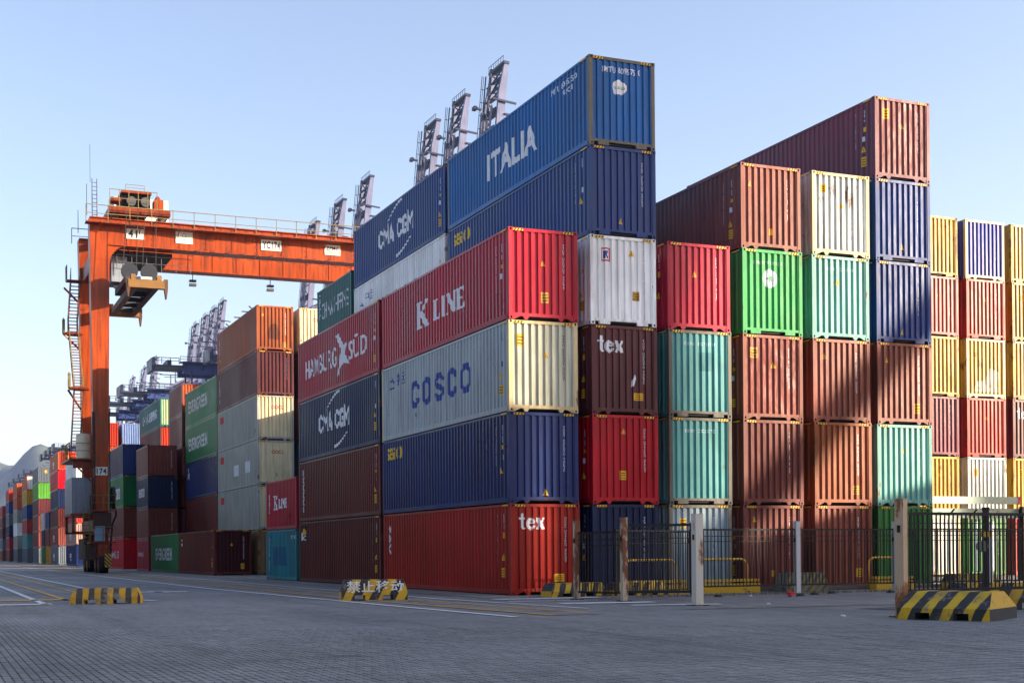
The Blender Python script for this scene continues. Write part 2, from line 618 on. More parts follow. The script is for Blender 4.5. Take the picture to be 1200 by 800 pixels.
CM = {}
def container_meshes(kind):
    if kind in CM: return CM[kind]
    L, H = CT[kind]
    d = {}
    z0, z1 = 0.165, H - 0.075
    br = SIDE_BR[kind]
    mb = MB()
    vs = []
    for (y, dep) in br:
        vs += [(-CW / 2 + SIDE_OUT + dep, y, z0), (-CW / 2 + SIDE_OUT + dep, y, z1)]
    mb.add(vs, [(2 * i, 2 * i + 1, 2 * i + 3, 2 * i + 2) for i in range(len(br) - 1)])
    d['side'] = mb.mesh('side_wall', fix=False)
    mb = MB()
    vs = []
    for (x, dep) in END_BR:
        vs += [(x, -L / 2 + END_OUT + dep, z0 + .02), (x, -L / 2 + END_OUT + dep, z1)]
    mb.add(vs, [(2 * i, 2 * i + 2, 2 * i + 3, 2 * i + 1) for i in range(len(END_BR) - 1)])
    d['end'] = mb.mesh('end_wall', fix=False)
    mb = MB()
    n = int(L / 0.21)
    vs = []
    for i in range(n + 1):
        y = -L / 2 + .12 + (L - .24) * i / n
        z = H - 0.03 + (0.012 if i % 2 else 0)
        vs += [(-CW / 2 + .04, y, z), (CW / 2 - .04, y, z)]
    mb.add(vs, [(2 * i, 2 * i + 1, 2 * i + 3, 2 * i + 2) for i in range(n)])
    d['roof'] = mb.mesh('roof')
    d['floor'] = MB().box(-CW / 2 + .06, CW / 2 - .06, -L / 2 + .1, L / 2 - .1, 0.06, 0.16).mesh('floor')
    mb = MB().box(-0.065, 0.065, 0.0, 0.14, 0.118, H - 0.118)
    d['post'] = mb.mesh('corner_post')
    d['toprail'] = MB().box(-CW / 2 + .002, -CW / 2 + .062, -L / 2 + .178, L / 2 - .178, H - 0.085, H - 0.012).mesh('top_rail')
    # bottom rail: C-section, with a shadow gap below it
    d['botrail'] = MB().box(-CW / 2 + .001, -CW / 2 + .052, -L / 2 + .178, L / 2 - .178, 0.03, 0.185).mesh('bottom_rail')
    d['header'] = MB().box(-CW / 2 + .162, CW / 2 - .162, -L / 2 + .006, -L / 2 + .10, H - 0.112, H - 0.014).mesh('header')
    a = MB().box(-CW / 2 + .13, CW / 2 - .13, -L / 2 + .012, -L / 2 + .10, 0.10, 0.205)
    for u in (-.62, .62):
        a.prism([(u - .11, .105), (u - .045, .0), (u + .045, .0), (u + .11, .105)], 1, -L / 2 + .016, -L / 2 + .09)
    for sg in (-1, 1):
        a.prism([(sg * (CW / 2 - .16), .11), (sg * (CW / 2 - .16), .0), (sg * (CW / 2 - .19), .0), (sg * (CW / 2 - .42), .11)], 1, -L / 2 + .018, -L / 2 + .08)
    d['sillA'] = a.mesh('sill')
    a = MB().box(-CW / 2 + .13, CW / 2 - .13, -L / 2 + .012, -L / 2 + .10, 0.12, 0.205)
    for u in (-.70, .70):
        a.box(u - .20, u + .20, -L / 2 + .004, -L / 2 + .09, 0.015, 0.125)
    d['sillB'] = a.mesh('sill')
    # high-cube warning dashes on the header
    mb = MB()
    for sg in (-1, 1):
        u0 = sg * 0.88 - .17
        mb.add([(u0, -L / 2 + .003, H - .105), (u0 + .34, -L / 2 + .003, H - .105), (u0 + .34, -L / 2 + .003, H - .03), (u0, -L / 2 + .003, H - .03)], [(0, 1, 2, 3)], 0)
        for k in range(3):
            q = u0 + .02 + k * .11
            mb.add([(q, -L / 2 + .0005, H - .103), (q + .05, -L / 2 + .0005, H - .103), (q + .085, -L / 2 + .0005, H - .032), (q + .035, -L / 2 + .0005, H - .032)], [(0, 1, 2, 3)], 1)
    d['hazard'] = mb.mesh('hazard_marking', 2, fix=False)
    mb = MB()
    mb.add([(-CW / 2 - .0008, -L / 2 + .22, H - .075), (-CW / 2 - .0008, -L / 2 + .62, H - .075), (-CW / 2 - .0008, -L / 2 + .62, H - .03), (-CW / 2 - .0008, -L / 2 + .22, H - .03)], [(0, 3, 2, 1)], 0)
    d['sidehaz'] = mb.mesh('hazard_marking', 1, fix=False)
    CM[kind] = d
    return d

CAST = casting_mesh()

def decal(root, name, shapes, face, kind, mats, key=None):
    """lay flat print on a corrugated wall: cut at every fold and follow it.
    face 'side': u runs from the far end (left, as seen from the road) towards the near end, 0 at the far end
    face 'end' : u runs left to right, 0 at the left corner; v is height above the container's base"""
    ck = (key, face, kind) if key else None
    if ck and ck in CM:
        return inst(name, CM[ck], mats, root)
    L, H = CT[kind]
    br = SIDE_BR[kind] if face == 'side' else END_BR
    bm = bmesh.new()
    for li, (vs, fs, mi) in enumerate(shapes):
        bv = []
        for (u, v) in vs:
            x = (L / 2 - u) if face == 'side' else (u - CW / 2)
            bv.append(bm.verts.new((x, 0.0022 * (1 + mi) + 0.00002 * (li % 40), v)))
        for f in fs:
            try:
                ff = bm.faces.new([bv[i] for i in f]); ff.material_index = mi
            except ValueError:
                pass
    xs = [v.co.x for v in bm.verts]
    lo, hi = min(xs), max(xs)
    for (x, _) in br:
        if lo < x < hi:
            bmesh.ops.bisect_plane(bm, geom=bm.verts[:] + bm.edges[:] + bm.faces[:], dist=1e-5, plane_co=(x, 0, 0), plane_no=(1, 0, 0))
    for v in bm.verts:
        dep = prof(br, v.co.x) - v.co.y
        if face == 'side':
            v.co = Vector((-CW / 2 + SIDE_OUT + dep, v.co.x, v.co.z))
        else:
            v.co = Vector((v.co.x, -L / 2 + END_OUT + dep, v.co.z))
    me = bpy.data.meshes.new(name)
    bm.to_mesh(me)
    bm.free()
    for _ in mats: me.materials.append(None)
    if ck: CM[ck] = me
    return inst(name, me, mats, root)

ORD = ['lowest', 'second up', 'third up', 'fourth up', 'fifth up', 'sixth up']
N_CONT = [0]
def container(w, s, z, kind, mat, label, group=None, frame=None, sill='A', full=True, end_mat=None, casting=None, hazard=True, marks=True, side_mat=None):
    L, H = CT[kind]
    d = container_meshes(kind)
    N_CONT[0] += 1
    k = N_CONT[0]
    root = thing('shipping_container', label, 'container', (w + CW / 2, s + L / 2, z), group=group)
    # a little scatter, as stacked by a crane
    rnd = random.Random(k * 13 + 5)
    root.rotation_euler = (0, 0, rnd.uniform(-.0012, .0012))
    root.location.x += rnd.uniform(-.018, .018)
    root.location.y += rnd.uniform(-.03, .03)
    fm = frame or (rustier(mat) if full else mat)
    em = end_mat or mat
    sm = side_mat or mat
    inst('side_wall', d['side'], sm, root)
    inst('side_wall', d['side'], sm, root, rotz=math.pi)
    inst('end_wall', d['end'], em, root)
    inst('end_wall', d['end'], em, root, rotz=math.pi)
    inst('roof', d['roof'], mat, root)
    inst('floor', d['floor'], M_DARK, root)
    for rz in (0, math.pi):
        inst('top_rail', d['toprail'], mat, root, rotz=rz)
        inst('bottom_rail', d['botrail'], fm if full and not frame else mat, root, rotz=rz)
        inst('header', d['header'], mat if frame is None else fm, root, rotz=rz)
        inst('sill', d['sill' + sill], fm, root, rotz=rz)
    for sx in (-1, 1):
        inst('corner_post', d['post'], fm, root, (sx * (CW / 2 - .069), -L / 2 + .004, 0))
        inst('corner_post', d['post'], fm, root, (sx * (CW / 2 - .069), L / 2 - .004, 0), math.pi)
        if full:
            for sy in (-1, 1):
                for zz in (0, H - .118):
                    inst('corner_casting', CAST, [casting or fm, M_BLACK], root, (sx * (CW / 2 - .081), sy * (L / 2 - .089), zz))
    if full and marks:
        if hazard and kind == 'hc40':
            inst('hazard_marking', d['hazard'], [M_YEL, M_YELK], root)
            inst('hazard_marking', d['sidehaz'], [M_YEL], root)
    return root

def std_side_marks(root, kind, seed, stick=True, col=None):
    """column of registration marks and small warning labels near the end post"""
    L, H = CT[kind]
    c = col or M_CODE
    v = seed % 6
    r = random.Random(v * 31 + 4)
    du, dv = r.uniform(-.1, .06), r.uniform(-.12, .08)
    k = (v, kind)
    decal(root, 'registration_marks', code_marks(v, r.randint(13, 18), .062, True, L - 1.05 + du, H - .35 + dv), 'side', kind, [c], ('scode', k))
    decal(root, 'registration_marks', code_marks(v + 9, r.randint(4, 7), .055, True, L - .62, H - .35 + dv), 'side', kind, [c], ('scode2', k))
    if v != 3: decal(root, 'warning_label', rect(L - .64, H - 1.12 + dv, .12, r.uniform(.1, .2), 0), 'side', kind, [M_YEL], ('sy1', k))
    if v != 1: decal(root, 'data_plate', rect(L - .64 + r.uniform(-.05, .05), H - 1.46 + dv, .11, .17, 0), 'side', kind, [c], ('sy2', k))
    if v != 4: decal(root, 'warning_triangle', triangle_sign(L - .70 + du, H - 1.86 + dv * 2, .19), 'side', kind, [M_YEL, M_YELK], ('sy3', k))
    if stick:
        decal(root, 'warning_label', sticker(L - .72 + du * .5, H - 2.36 + dv, .22, r.uniform(.26, .38)), 'side', kind, [M_YEL, M_YELK], ('sy4', k))

def std_end_marks(root, kind, seed, code=1.93, tri=None, stick=None, top=None, wide=None, ccol=None):
    """code: u of the upright row of marks; tri / stick / wide: (u, v)"""
    L, H = CT[kind]
    v = seed % 5
    if code is not None:
        decal(root, 'registration_marks', code_marks(v + 20, 15, .066, True, code, H - .42), 'end', kind, [ccol or M_CODE], ('ecode', v, code))
    if tri:
        jr = random.Random(seed * 17 + 3)
        tri = (tri[0] + jr.uniform(-.06, .06), tri[1] + jr.uniform(-.08, .08))
        decal(root, 'warning_triangle', triangle_sign(tri[0], tri[1], jr.uniform(.16, .2)), 'end', kind, [M_YEL if seed % 3 else M_YEL2, M_YELK])
    if stick:
        jr = random.Random(seed * 11 + 8)
        decal(root, 'warning_label', sticker(stick[0] + jr.uniform(-.05, .05), stick[1] + jr.uniform(-.06, .06), jr.uniform(.24, .3), jr.uniform(.28, .4)), 'end', kind, [M_YEL if seed % 4 else M_YEL2, M_YELK])
    if wide:
        decal(root, 'warning_label', sticker(wide[0], wide[1], .38, .24), 'end', kind, [M_YEL, M_YELK], ('ewide', wide))
    if top is not None:
        decal(root, 'registration_marks', code_marks(v + 40, 10, .085, False, top, H - .50), 'end', kind, [ccol or M_CODE], ('etop', v, top))

# paints
P = dict(
    kline=paint('#b31230', .04, .25, .42), hamburg=paint('#b01c34', .06, .3, .46), tex_red=paint('#a32014', .08, .35, .5),
    seaco=paint('#1d3168', .05, .3, .45), navy=paint('#18284f', .06, .3, .48), navy2=paint('#1b3d7c', .05, .25, .45),
    italia=paint('#0f62a8', .08, .3, .5), cosco=paint('#a9b3b8', .3, .4, .5), cosco_sunlit_end=paint('#ccccb8', .22, .5, .5),
    white=paint('#f0f3f5', .14, .3, .5), maroon=paint('#5f2f33', .08, .35, .5), maroon2=paint('#743444', .06, .3, .5),
    red=paint('#c21026', .06, .3, .48), crimson=paint('#b01838', .05, .3, .46), teal=paint('#5a9c9c', .42, .4, .5),
    mint=paint('#72aca2', .16, .3, .5), green=paint('#2f9c52', .06, .25, .46), greend=paint('#37783c', .2, .4, .5),
    brown=paint('#7d423b', .14, .35, .5), brown2=paint('#8a4a3c', .16, .35, .5), orange_brown=paint('#9a5230', .16, .4, .5),
    rusty=paint('#d0d4d2', .56, .9, .55), greyblue=paint('#8fa3ae', .22, .4, .5), brown_dk=paint('#5c2420', .1, .35, .52),
    brown_dk2=paint('#672822', .1, .4, .52), oocl=paint('#9fa29a', .2, .35, .5), cream=paint('#d6cba6', .2, .35, .5),
    evergreen=paint('#1c7a46', .08, .3, .48), yellow=paint('#bb9024', .3, .4, .5), yellow2=paint('#c29c40', .45, .5, .5),
    redlt=paint('#b03a34', .3, .4, .5), pinkred=paint('#b0605c', .3, .4, .5), bluelt=paint('#35449c', .16, .3, .5),
    whitepale=paint('#cfd0cc', .3, .5, .5), csgreen=paint('#2a6a68', .1, .3, .5), orange=paint('#b85a32', .14, .35, .5),
    redorange=paint('#b83a24', .12, .35, .5), stripeblue=paint('#7088b8', .1, .3, .5), palegreen=paint('#a9c49a', .12, .3, .5),
    purple=paint('#4c3a52', .1, .3, .5), beige=paint('#b89488', .14, .3, .5), lime=paint('#5a9c3c', .08, .3, .5),
    greyst=paint('#67707c', .12, .35, .5), tan=paint('#8a7050', .3, .4, .5), post_grey=paint('#6d6a60', .5, .5, .55),
    post_cream=paint('#cdb98c', .55, .4, .55), tealside=paint('#2c8a98', .35, .5, .5),
)

H1 = 2.896
Z_HC = [i * (H1 + .004) + 0.004 for i in range(7)]
H2 = 2.591
Z_ST = [i * (H2 + .004) + 0.004 for i in range(8)]

# ---- the corner stack beside the road
G_BLK = 'containers in the near block'
s0 = 'in the front corner stack'
c = container(0, 0, Z_HC[0], 'hc40', P['tex_red'], 'red-brown container with white lowercase lettering, lowest ' + s0, G_BLK)
decal(c, 'lettering', serif_word(.30, 2.08, .50, 'tex'), 'end', 'hc40', [M_WHITE])
std_end_marks(c, 'hc40', 1, wide=(1.52, .42)); std_side_marks(c, 'hc40', 1)
decal(c, 'lettering', word('tex', .30, 1.15, .55, 1.28, .02, vert=True), 'side', 'hc40', [M_CODE])
c = container(0, 0, Z_HC[1], 'hc40', P['seaco'], 'navy blue container with yellow mark, second up ' + s0, G_BLK, sill='A')
decal(c, 'lettering', seaco_word(.56, 2.12, 1.64, .46, .105), 'side', 'hc40', [M_SEACO])
std_end_marks(c, 'hc40', 2, tri=(1.16, .32)); std_side_marks(c, 'hc40', 2, stick=False)
c = container(0, 0, Z_HC[2], 'hc40', P['cosco'], 'pale grey container with sunlit-cream end and blue lettering, third up ' + s0, G_BLK, end_mat=P['cosco_sunlit_end'], frame=P['post_cream'])  # sunlit cream painted on the end wall, sides stay grey
decal(c, 'lettering', cosco_word(3.3, .98, 5.6, 1.02, .22), 'side', 'hc40', [M_INK])
decal(c, 'emblem', strokes([((.2, .1), (.8, .1)), ((.1, .3), (.2, .1)), ((.5, .1), (.5, .9)), ((.5, .9), (.85, .35)), ((.3, .55), (.7, .55))], .07, .75, 1.95, .75, .65), 'side', 'hc40', [M_INK])
decal(c, 'lettering', word('中远', 1.05, .48, 1.65, 2.05, .0), 'side', 'hc40', [M_INK])
std_end_marks(c, 'hc40', 3, tri=(1.16, 1.78), stick=(.30, 2.1), ccol=M_DARK); std_side_marks(c, 'hc40', 3, col=M_INK)
c = container(0, 0, Z_HC[3], 'hc40', P['kline'], 'crimson container with large white serif lettering, topmost ' + s0, G_BLK)
decal(c, 'lettering', serif_word(3.85, .96, 1.0, 'K', 1.42) + serif_word(5.62, 1.02, .74, 'LINE', 1.42), 'side', 'hc40', [M_WHITE])
std_end_marks(c, 'hc40', 4, tri=(1.16, 1.72), stick=(1.08, .62)); std_side_marks(c, 'hc40', 4, stick=False)

# ---- second stack, the tallest, dark blue on top
s1 = 'in the tall second stack'
X1 = 2.9
c = container(X1, -.02, Z_HC[0], 'hc40', P['navy'], 'navy blue container behind the hinged gate, lowest ' + s1, G_BLK)
std_end_marks(c, 'hc40', 5); std_side_marks(c, 'hc40', 5, stick=False)
c = container(X1, -.02, Z_HC[1], 'hc40', P['red'], 'bright red container with faded corners, second up ' + s1, G_BLK)
std_end_marks(c, 'hc40', 6, tri=(1.02, 2.3), stick=(.98, .78)); std_side_marks(c, 'hc40', 6, stick=False)
c = container(X1, -.02, Z_HC[2], 'hc40', P['maroon'], 'dark maroon container with white lowercase lettering, third up ' + s1, G_BLK)
decal(c, 'lettering', serif_word(.24, 2.02, .52, 'tex'), 'end', 'hc40', [M_WHITE])
decal(c, 'scrape', poly([(1.48, .92), (1.56, .95), (1.64, 1.2), (1.6, 1.34), (1.54, 1.18), (1.5, 1.12)]), 'end', 'hc40', [M_WHITE])
std_end_marks(c, 'hc40', 7, wide=(1.55, .48)); std_side_marks(c, 'hc40', 7)
c = container(X1, -.02, Z_HC[3], 'hc40', P['white'], 'pale grey-white container with small framed emblem, fourth up ' + s1, G_BLK, sill='B')
decal(c, 'emblem', rect(.42, 2.06, .34, .44, 0) + rect(.47, 2.11, .24, .34, 1) + poly([(.50, 2.15), (.57, 2.15), (.57, 2.26), (.62, 2.15), (.68, 2.15), (.62, 2.28), (.68, 2.40), (.57, 2.40), (.50, 2.40)], 2), 'end', 'hc40', [M_RED, M_WHITE, M_INK])
std_end_marks(c, 'hc40', 8, tri=(1.5, 2.24), stick=(1.56, .78), code=1.96); std_side_marks(c, 'hc40', 8)
c = container(X1, -.02, Z_HC[4], 'hc40', P['navy2'], 'medium blue container with yellow mark, fifth up ' + s1, G_BLK, sill='B')
decal(c, 'lettering', seaco_word(.56, 2.12, 1.64, .46, .105), 'side', 'hc40', [M_SEACO])
std_end_marks(c, 'hc40', 9, tri=(1.05, .34)); std_side_marks(c, 'hc40', 9, stick=False)
c = container(X1, -.02, Z_HC[5], 'hc40', P['italia'], 'bright blue container with big white capitals and grey posts, topmost ' + s1, G_BLK, frame=P['post_grey'], sill='B', hazard=True)
decal(c, 'lettering', word('ITALIA', 4.25, 1.0, 4.02, .96, .04), 'side', 'hc40', [M_WHITE])
decal(c, 'lettering', word('IMTU 809575 0', 1.4, .19, .52, 2.41, .012), 'end', 'hc40', [M_WHITE])
decal(c, 'lettering', word('IMTU 809575 0', 1.9, .2, 9.4, 2.42, .02) + word('45G1', .7, .18, 10.3, 2.15, .02), 'side', 'hc40', [M_CODE])
blob = [(1.12 + .27 * math.cos(R(a)) * (1 + .08 * math.cos(R(a * 3))), 1.95 + .24 * math.sin(R(a)) * (1 + .07 * math.sin(R(a * 5)))) for a in range(0, 360, 20)]
decal(c, 'emblem', poly(blob, 0) + word('Italia', .42, .12, .92, 1.89, .01, mi=1), 'end', 'hc40', [M_WHITE, M_GREENINK])

# ---- third to sixth stacks
s2 = 'in the third stack from the corner'
X2 = 5.78
c = container(X2, 0, Z_HC[0], 'hc40', P['greyblue'], 'pale grey-blue container behind the gate, lowest ' + s2, G_BLK, frame=P['post_grey'])
std_end_marks(c, 'hc40', 10, stick=(.42, 2.16), code=1.72)
c = container(X2, 0, Z_HC[1], 'hc40', P['teal'], 'teal container with rust streaks, second up ' + s2, G_BLK, frame=P['post_grey'], sill='B')
std_end_marks(c, 'hc40', 11, code=None, top=.62)
c = container(X2, 0, Z_HC[2], 'hc40', P['teal'], 'teal container with a repainted patch, third up ' + s2, G_BLK, frame=P['post_grey'], sill='B')
std_end_marks(c, 'hc40', 12, code=None, top=.62)
decal(c, 'repaint_patch', rect(1.18, 1.55, .56, .62), 'end', 'hc40', [paint('#3c858a', .3, .5, .5)])
c = container(X2, 0, Z_HC[3], 'hc40', P['crimson'], 'deep crimson container, topmost ' + s2, G_BLK)
std_end_marks(c, 'hc40', 13, tri=(1.02, 1.82), code=1.88); std_side_marks(c, 'hc40', 13, stick=False)

s3 = 'in the fourth stack from the corner'
X3 = 8.69
c = container(X3, 0, Z_HC[0], 'hc40', P['brown'], 'brown container behind the white fence post, lowest ' + s3, G_BLK)
std_end_marks(c, 'hc40', 14, tri=(.36, 2.28), code=1.86); std_side_marks(c, 'hc40', 14)
decal(c, 'warning_label', sticker(1.1, .46, .18, .2), 'end', 'hc40', [M_YEL, M_YELK])
c = container(X3, 0, Z_HC[1], 'hc40', P['brown'], 'brown container with plain end, second up ' + s3, G_BLK)
std_end_marks(c, 'hc40', 15, code=1.86)
c = container(X3, 0, Z_HC[2], 'hc40', P['brown2'], 'reddish brown container with dented end, third up ' + s3, G_BLK, end_mat=paint('#8e4a40', .14, .35, .45, 0.95))
std_end_marks(c, 'hc40', 16, tri=(1.12, 1.72), stick=(.32, 2.12), code=1.86); std_side_marks(c, 'hc40', 16)
c = container(X3, 0, Z_HC[3], 'hc40', P['green'], 'bright green container with round white emblem, fourth up ' + s3, G_BLK, sill='B')
ring = [(1.12 + .29 * math.cos(R(a)), 1.92 + .32 * math.sin(R(a))) for a in range(0, 360, 15)]
star = [(1.12 + (.14 if a % 72 else .07) * math.cos(R(a)), 1.92 + (.14 if a % 72 else .07) * math.sin(R(a))) for a in range(0, 360, 36)]
decal(c, 'emblem', poly(ring, 0) + poly(star, 1), 'end', 'hc40', [M_WHITE, P['green']])
std_end_marks(c, 'hc40', 17, code=None, top=.48)
c = container(X3, 0, Z_HC[4], 'hc40', P['brown2'], 'rosy brown container, topmost ' + s3, G_BLK)
std_end_marks(c, 'hc40', 18, tri=(.36, 2.2), code=1.88)
decal(c, 'warning_label', rect(1.14, .52, .15, .22), 'end', 'hc40', [M_YEL]); std_side_marks(c, 'hc40', 18)

s4 = 'in the fifth stack from the corner'
X4 = 11.58
c = container(X4, 0, Z_HC[0], 'hc40', P['brown2'], 'brown container with low yellow sticker, lowest ' + s4, G_BLK)
std_end_marks(c, 'hc40', 19, stick=(1.72, .42), code=1.82)
c = container(X4, 0, Z_HC[1], 'hc40', P['orange_brown'], 'orange-brown container, second up ' + s4, G_BLK)
std_end_marks(c, 'hc40', 20, stick=(1.62, .36), code=1.82)
c = container(X4, 0, Z_HC[2], 'hc40', P['brown2'], 'brown container crossed by a shadow, third up ' + s4, G_BLK)
std_end_marks(c, 'hc40', 21, tri=(.36, 2.22), code=1.82)
c = container(X4, 0, Z_HC[3], 'hc40', P['mint'], 'pale mint-green container, fourth up ' + s4, G_BLK)
std_end_marks(c, 'hc40', 22, tri=(1.02, 1.95), code=None, top=.6)
c = container(X4, 0, Z_HC[4], 'hc40', P['rusty'], 'off-white container with heavy rust, topmost ' + s4, G_BLK, frame=P['post_cream'])
std_end_marks(c, 'hc40', 23, tri=(1.1, 1.72), stick=(.36, 2.12), code=None)

s5 = 'in the sixth stack from the corner'
X5 = 14.31
c = container(X5, 0, Z_HC[0], 'hc40', P['greend'], 'grass green container behind the rusty gate post, lowest ' + s5, G_BLK)
std_end_marks(c, 'hc40', 24, code=None)
c = container(X5, 0, Z_HC[1], 'hc40', P['mint'], 'turquoise container with a yellow triangle, second up ' + s5, G_BLK)
std_end_marks(c, 'hc40', 25, tri=(1.1, 1.95), code=1.88)
c = container(X5, 0, Z_HC[2], 'hc40', P['brown2'], 'reddish brown container, third up ' + s5, G_BLK)
std_end_marks(c, 'hc40', 26, tri=(.36, 2.22), stick=(1.7, .40), code=1.82)
c = container(X5, 0, Z_HC[3], 'hc40', P['navy2'], 'dark blue container, fourth up ' + s5, G_BLK, sill='B')
std_end_marks(c, 'hc40', 27, tri=(1.05, .38), code=1.86)
c = container(X5, 0, Z_HC[4], 'hc40', P['navy2'], 'dark blue container under the maroon one, fifth up ' + s5, G_BLK, sill='B')
std_end_marks(c, 'hc40', 28, tri=(1.05, .38), code=1.86)
c = container(X5, 0, Z_HC[5], 'hc40', P['maroon2'], 'maroon container against the sky, topmost ' + s5, G_BLK, end_mat=paint('#85474a', .08, .3, .42, .7))
std_end_marks(c, 'hc40', 29, tri=(1.12, 1.86), stick=(.32, 2.1), code=1.92); std_side_marks(c, 'hc40', 29)

# ---- second bay along the road
B1 = 12.5
t0 = 'in the second stack along the road'
c = container(0, B1, Z_HC[0], 'hc40', P['brown_dk'], 'dark brown container with small yellow emblem, lowest ' + t0, G_BLK)
decal(c, 'emblem', rect(.35, 1.95, 1.0, .75, 0) + poly([(.40, 2.35), (.85, 2.62), (1.3, 2.35), (.85, 2.22)], 1) + word('bc', .75, .36, .42, 1.98, .03, mi=2), 'side', 'hc40', [M_DARK, M_YEL, M_WHITE])
std_side_marks(c, 'hc40', 1)
c = container(0, B1, Z_HC[1], 'hc40', P['brown_dk2'], 'dark brown container with pale upright marks, second up ' + t0, G_BLK)
decal(c, 'registration_marks', code_marks(3, 6, .26, True, .7, 2.5, gap=()), 'side', 'hc40', [M_CODE]); std_side_marks(c, 'hc40', 2)
def cma(c, u):
    out, x, lw, lh, t = [], u, .50, .66, .19
    for ch in 'CMA CGM':
        def pp(pts, cl=False): return mitred([(x + .1 + p[0] * lw * k_, 1.22 + p[1] * lh) for p in pts], t, cl)
        k_ = 1.25 if ch == 'M' else 1.0
        if ch == 'C': out += pp([(1, .72), (1, .82), (.75, 1), (.25, 1), (0, .8), (0, .2), (.25, 0), (.75, 0), (1, .18), (1, .28)])
        if ch == 'G': out += pp([(1, .74), (1, .82), (.75, 1), (.25, 1), (0, .8), (0, .2), (.25, 0), (.75, 0), (1, .2), (1, .45), (.6, .45)])
        if ch == 'M': out += pp([(0, -.13), (0, 1.05), (.5, .35), (1, 1.05), (1, -.13)])
        if ch == 'A': out += pp([(-.05, -.13), (.5, 1.1), (1.05, -.13)]) + pp([(.2, .25), (.8, .25)])
        x += .42 if ch == ' ' else lw * k_ + .215
    out = [([(u + (p[0] - u) * 4.7 / (x - u), p[1]) for p in vs], fs, mi) for (vs, fs, mi) in out]
    decal(c, 'lettering', out, 'side', 'hc40', [M_WHITE])
    up, dn = [], []
    for k in range(8):
        f, g_ = k / 8, (k + 1) / 8
        ya = lambda t: 2.10 + .62 * math.sin(t * 1.45)
        yb = lambda t: .82 - .55 * math.sin((1 - t) * 1.45)
        w_ = .05 + .09 * f
        up += poly([(u + 1.2 + 2.0 * f, ya(f)), (u + 1.2 + 2.0 * g_, ya(g_)), (u + 1.2 + 2.0 * g_, ya(g_) + w_), (u + 1.2 + 2.0 * f, ya(f) + w_)])
        w_ = .05 + .09 * (1 - f)
        dn += poly([(u + 2.4 + 1.9 * f, yb(f)), (u + 2.4 + 1.9 * g_, yb(g_)), (u + 2.4 + 1.9 * g_, yb(g_) + w_), (u + 2.4 + 1.9 * f, yb(f) + w_)])
    decal(c, 'emblem', up, 'side', 'hc40', [M_WHITE])
    decal(c, 'emblem', dn, 'side', 'hc40', [M_WHITE])
c = container(0, B1, Z_HC[2], 'hc40', P['navy'], 'navy container with white capitals between arcs, third up ' + t0, G_BLK)
cma(c, 3.45); std_side_marks(c, 'hc40', 3)
c = container(0, B1, Z_HC[3], 'hc40', P['hamburg'], 'red container with white star emblem between words, topmost ' + t0, G_BLK)
decal(c, 'lettering', word('HAMBURG', 5.0, .88, 1.3, 1.0, .012), 'side', 'hc40', [M_WHITE])
decal(c, 'lettering', word('SÜD', 2.5, 1.0, 8.1, 1.0, .012), 'side', 'hc40', [M_WHITE])
decal(c, 'emblem', poly([(6.2, 2.35), (6.6, 2.4), (7.35, 1.8), (7.75, 1.85), (7.6, 1.35), (8.25, .85), (7.4, 1.0), (6.9, .9), (6.35, .35), (6.75, 1.25), (6.95, 1.65)]), 'side', 'hc40', [M_WHITE])
std_side_marks(c, 'hc40', 4)

t1 = 'in the stack behind the star emblem'
for i, k in enumerate(('brown', 'maroon', 'brown_dk', 'oocl')):
    container(X1, B1, Z_HC[i], 'hc40', P[k], ['brown', 'maroon', 'dark brown', 'grey'][i] + ' container, ' + ORD[i] + ' ' + t1, G_BLK, full=False)
c = container(X1, B1, Z_HC[4], 'hc40', P['white'], 'pale grey container with half-hidden blue lettering, fifth up ' + t1, G_BLK)
decal(c, 'lettering', cosco_word(3.3, .70, 5.6, 1.02, .22), 'side', 'hc40', [M_INK])
decal(c, 'emblem', strokes([((.2, .1), (.8, .1)), ((.1, .3), (.2, .1)), ((.5, .1), (.5, .9)), ((.5, .9), (.85, .35)), ((.3, .55), (.7, .55))], .07, .75, 1.55, .75, .65), 'side', 'hc40', [M_INK])
decal(c, 'lettering', word('中远', 1.05, .48, 1.75, 1.95, .0), 'side', 'hc40', [M_INK]); std_side_marks(c, 'hc40', 5)
c = container(X1, B1, Z_HC[5], 'hc40', P['navy2'], 'blue container with white capitals between arcs, topmost ' + t1, G_BLK)
cma(c, 3.75); std_side_marks(c, 'hc40', 6)

# ---- short containers further along the road
B2 = 25.25
u0 = 'of two short ones past the brown stack'
c = container(0, B2, Z_ST[0], 'st20', P['tealside'], 'weathered teal short container, lower ' + u0, G_BLK)
decal(c, 'registration_marks', code_marks(4, 9, .19, True, .5, 2.2), 'side', 'st20', [M_CODE])
decal(c, 'repaint_patch', rect(1.3, .75, 2.9, .95), 'side', 'st20', [paint('#1f6a8e', .3, .5, .5)])
decal(c, 'registration_marks', code_marks(6, 6, .14, False, 4.9, 2.1, gap=(3,)), 'side', 'st20', [M_CODE])
c = container(0, B2, Z_ST[1], 'st20', P['hamburg'], 'red short container with broken white lettering, upper ' + u0, G_BLK)
decal(c, 'lettering', serif_word(1.55, 1.05, .75, 'K', 1.2) + serif_word(2.6, 1.1, .5, 'LINE', 1.2), 'side', 'st20', [M_WHITE])
decal(c, 'registration_marks', code_marks(7, 3, .26, True, .5, 1.9, gap=()), 'side', 'st20', [M_WHITE])
u1 = 'in the short stack with lettered green top'
for i in range(5):
    container(X1, 25.1, Z_ST[i], 'st20', P[('brown', 'navy', 'maroon', 'brown', 'brown_dk')[i]], ('brown', 'navy', 'maroon', 'light brown', 'dark brown')[i] + ' container, ' + ORD[i] + ' ' + u1, G_BLK, full=False)
